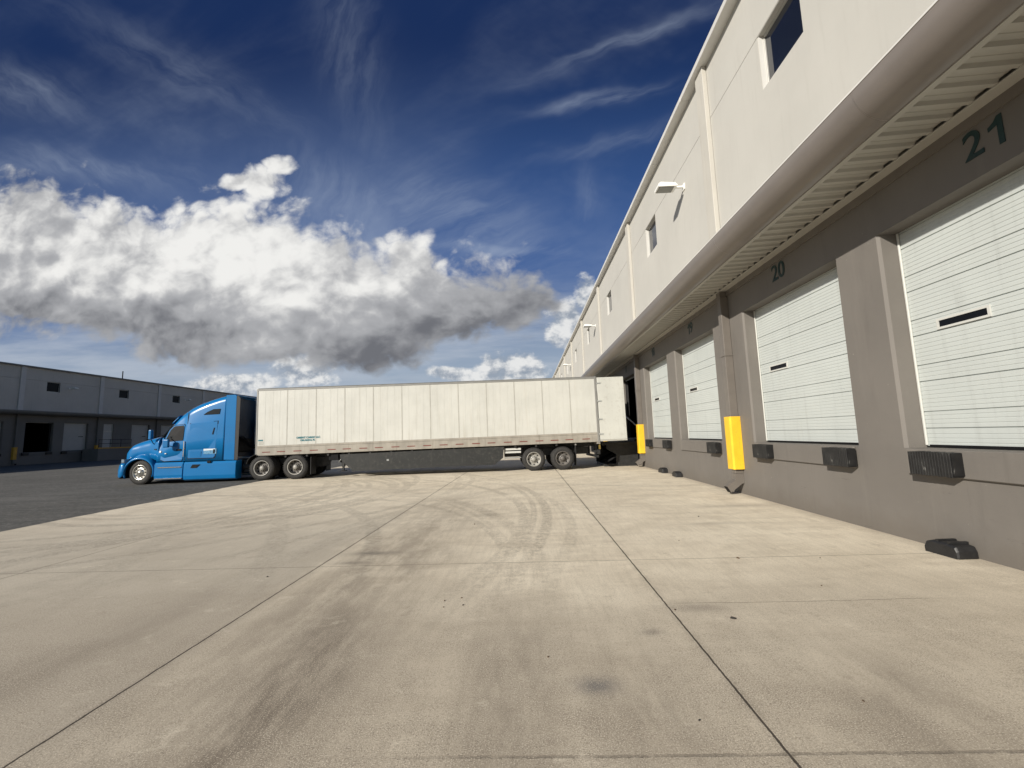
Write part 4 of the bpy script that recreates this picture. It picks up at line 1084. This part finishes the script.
for side in (0, 1):
    f = lambda y: y if side == 0 else TW-y
    mb = MB(); mb.sheet([(4.36+.0, .70), (4.40, .86), (4.52, 1.00), (4.70, 1.08)], 'y', f(.04), f(.62)); o = obj('quarter_fender', mb, DARKP, tractor); o.modifiers.new('thick', 'SOLIDIFY').thickness = .01
    mb = MB(); mb.lathe([(.17, 4.02), (.17, 4.42)], (0, f(.55), .58), 'x', 20); mb.lathe([(.001, 4.42), (.17, 4.42)], (0, f(.55), .58), 'x', 20)
    for q in range(6): mb.lathe([(.175, 4.05+q*.065), (.175, 4.08+q*.065)], (0, f(.55), .58), 'x', 20)
    obj('air_tank', mb, DARKP, tractor)
    mb = MB(); mb.box(7.0, 7.02, f(.05), f(.62), .18, .92); obj('mud_flap', mb, DARKP, tractor)
    mb = MB(); mb.tube([(4.42, f(.3), .98), (4.6, f(.3), 1.02), (4.72, f(.3), 1.05)], .02, 6); obj('fender_bracket', mb, BLK, tractor)
wheel(tractor, 0.02, 0.10, .50, .29, -1, RIM_A, hub=.03, dish=.03, holes=10, steer=math.radians(-6))
wheel(tractor, 0.02, TW-.10, .50, .29, 1, RIM_A, hub=.03, dish=.03, holes=10, steer=math.radians(-6))
for x in (5.0, 6.38):
    for side, yq in ((-1, 0.02), (1, TW-.02)):
        wheel(tractor, x, yq, .51, .28, side, RIM_D, dual=True, hub=.00, dish=.12, holes=10, hubm=RIM_W)
# rim rings of the drive wheels are pale
for x in (5.0, 6.38):
    mb = MB(); mb.lathe([(.315, 0.013), (.325, .004), (.312, 0.003), (.292, .012)], (x, 0.0, .51), 'y', 40)
    obj('rim_ring', mb, RIM_W, tractor)

# ================================================================ loose things at the wall foot
def chock(x, y, L, w, h, rot, label):
    t_ = thing('wheel_chock', (x, y, 0), label, 'chock', 'black rubber chocks along the wall foot', rot=(0, 0, rot))
    mb = MB()
    a, b_, c = L/2, w/2, h
    prof = [(-a, .0), (-a*.98, c*.55), (-a*.88, c*.86), (-a*.3, c), (a*.45, c*.97), (a*.86, c*.78), (a, c*.45), (a*.98, 0)]
    rings = []
    for yy_, sc_, zs in ((-b_, .94, .80), (-b_*.85, 1, .96), (b_*.85, 1, .96), (b_, .94, .80)):
        rings.append([(px*sc_, yy_, pz*zs) for px, pz in prof])
    m = len(prof); vs = [q for R in rings for q in R]
    mb.add(vs, [(i*m+k, i*m+(k+1) % m, (i+1)*m+(k+1) % m, (i+1)*m+k) for i in range(3) for k in range(m)])
    mb.add(rings[0], [tuple(range(m))]); mb.add(rings[-1], [tuple(range(m))[::-1]])
    o = obj('rubber_block', mb, CHOCKM, t_, bevel=.012, seg=2)
    for q in (-.28, .05):
        mb = MB(); mb.box(L*q, L*q+.035, -b_*.9, b_*.9, h*.90, h*1.03); obj('grip_rib', mb, CHOCKM, t_)
    mb = MB(); mb.tube([(a*.9, 0, h*.4), (a*1.04, -.03, h*.42), (a*1.04, .03, h*.35), (a*.9, .05, h*.4)], .01, 6); obj('rope_loop', mb, RUB, t_)
    return t_
CHOCKM = paint('chock_rubber', (0.012, 0.012, 0.013), 0.5, 0.2, 8, 0.003, 40, dirt=(0.06, 0.06, 0.058), dirt_amt=0.25)
chock(5.06, 5.54, .42, .25, .17, math.pi/2+.03, 'large black rubber chock lying below the door numbered 21')
chock(5.10, 15.1, .56, .22, .17, math.pi/2-.10, 'black rubber chock at the wall foot, nearer one of the small pair')
chock(5.10, 16.6, .50, .22, .18, math.pi/2+.05, 'black rubber chock at the wall foot, farther one of the small pair')
# folded dock lift standing in front of the open dock, in the shade of the trailer
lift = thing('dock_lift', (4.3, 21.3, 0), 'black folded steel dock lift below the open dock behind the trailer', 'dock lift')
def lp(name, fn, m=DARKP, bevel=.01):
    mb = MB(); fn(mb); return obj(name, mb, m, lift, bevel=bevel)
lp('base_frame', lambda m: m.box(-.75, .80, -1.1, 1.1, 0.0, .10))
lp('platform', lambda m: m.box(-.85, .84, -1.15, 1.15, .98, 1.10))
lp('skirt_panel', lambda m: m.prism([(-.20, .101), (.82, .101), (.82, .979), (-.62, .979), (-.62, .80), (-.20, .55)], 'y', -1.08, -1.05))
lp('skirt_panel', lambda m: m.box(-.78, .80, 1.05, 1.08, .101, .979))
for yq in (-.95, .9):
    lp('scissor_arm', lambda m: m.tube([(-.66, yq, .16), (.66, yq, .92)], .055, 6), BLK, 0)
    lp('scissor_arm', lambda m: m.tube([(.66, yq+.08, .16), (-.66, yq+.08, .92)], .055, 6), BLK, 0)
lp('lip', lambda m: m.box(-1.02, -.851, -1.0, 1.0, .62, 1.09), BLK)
# litter
LITM = paint('litter_dark', (0.02, 0.017, 0.014), 0.8, 0.3, 30)
LEAFM = paint('dry_leaf', (0.10, 0.065, 0.035), 0.8, 0.3, 30)
def scrap(name, x, y, L, w, h, rot, label, m, grp=None, seed=1):
    rnd = random.Random(seed); mb = MB(); n = 9; top, bot = [], []
    for k in range(n):
        a = 2*math.pi*k/n; r = rnd.uniform(.75, 1.1)
        bot.append((L/2*r*math.cos(a), w/2*r*math.sin(a), 0.0)); top.append((L/2*.8*r*math.cos(a), w/2*.7*r*math.sin(a), h*rnd.uniform(.6, 1.1)))
    mb.add(bot+top, [tuple(range(n))[::-1], tuple(range(n, 2*n))] + [(k, (k+1) % n, n+(k+1) % n, n+k) for k in range(n)])
    o = obj(name, mb, m); o.location = (x, y, .001); o.rotation_euler = (0, 0, rot)
    tag(o, label, 'litter', grp); return o
scrap('rubber_scrap', 1.69, 3.88, .055, .024, .014, -.5, 'small black rubber scrap lying on the concrete right of the long joint', LITM)
k = 0
for (x, y, s_) in [(1.27, 4.08, .02), (2.55, 5.58, .035), (3.5, 5.52, .018), (-.86, 4.40, .02), (-.70, 4.46, .018), (-.66, 4.28, .02), (-.84, 4.24, .016), (2.15, 6.5, .02), (3.1, 8.2, .03), (.1, 3.3, .016), (1.9, 2.75, .015), (-3.15, 5.25, .022), (-1.0, 8.0, .03), (2.9, 4.6, .016), (.9, 2.6, .014)]:
    k += 1
    scrap('debris_bit', x, y, s_*1.1, s_*.75, s_*.4, k*1.3, 'tiny dark fleck of debris lying on the sunlit concrete', LEAFM if k % 3 else LITM, 'flecks of debris scattered on the concrete', k)

# ================================================================ yard pieces at the far warehouse
ramp = thing('loading_ramp', (-53, 52, 0), 'concrete ramp with yellow edge kerb and railing at the far warehouse', 'ramp')
mb = MB(); mb.prism([(-2.3, 0), (-2.3, 1.42), (2.2, 1.42), (9.5, .1), (9.5, 0)], 'x', 0.26, 2.2); obj('ramp_body', mb, GREY_G, ramp)
mb = MB(); mb.prism([(-2.3, 1.422), (-2.3, 1.56), (2.2, 1.56), (9.5, .24), (9.5, .102), (2.2, 1.422)], 'x', 2.02, 2.18); obj('edge_kerb', mb, YEL_OLD, ramp)
for q in range(4):
    mb = MB(); yq = -2.2+q*1.4; mb.tube([(2.1, yq, 1.56), (2.1, yq, 2.5)], .025, 8); obj('rail_post', mb, BLK, ramp)
for zq in (2.02, 2.5):
    mb = MB(); mb.tube([(2.1, -2.2, zq), (2.1, 2.0, zq)], .025, 8); obj('handrail', mb, BLK, ramp)
mb = MB(); mb.tube([(0, 0, 10.45), (0, 0, 11.5)], .06, 6)
ant = obj('roof_antenna', mb, BLK); ant.location = (-53.1, 54.4, 0); tag(ant, 'thin dark mast standing on the far warehouse roof', 'antenna')
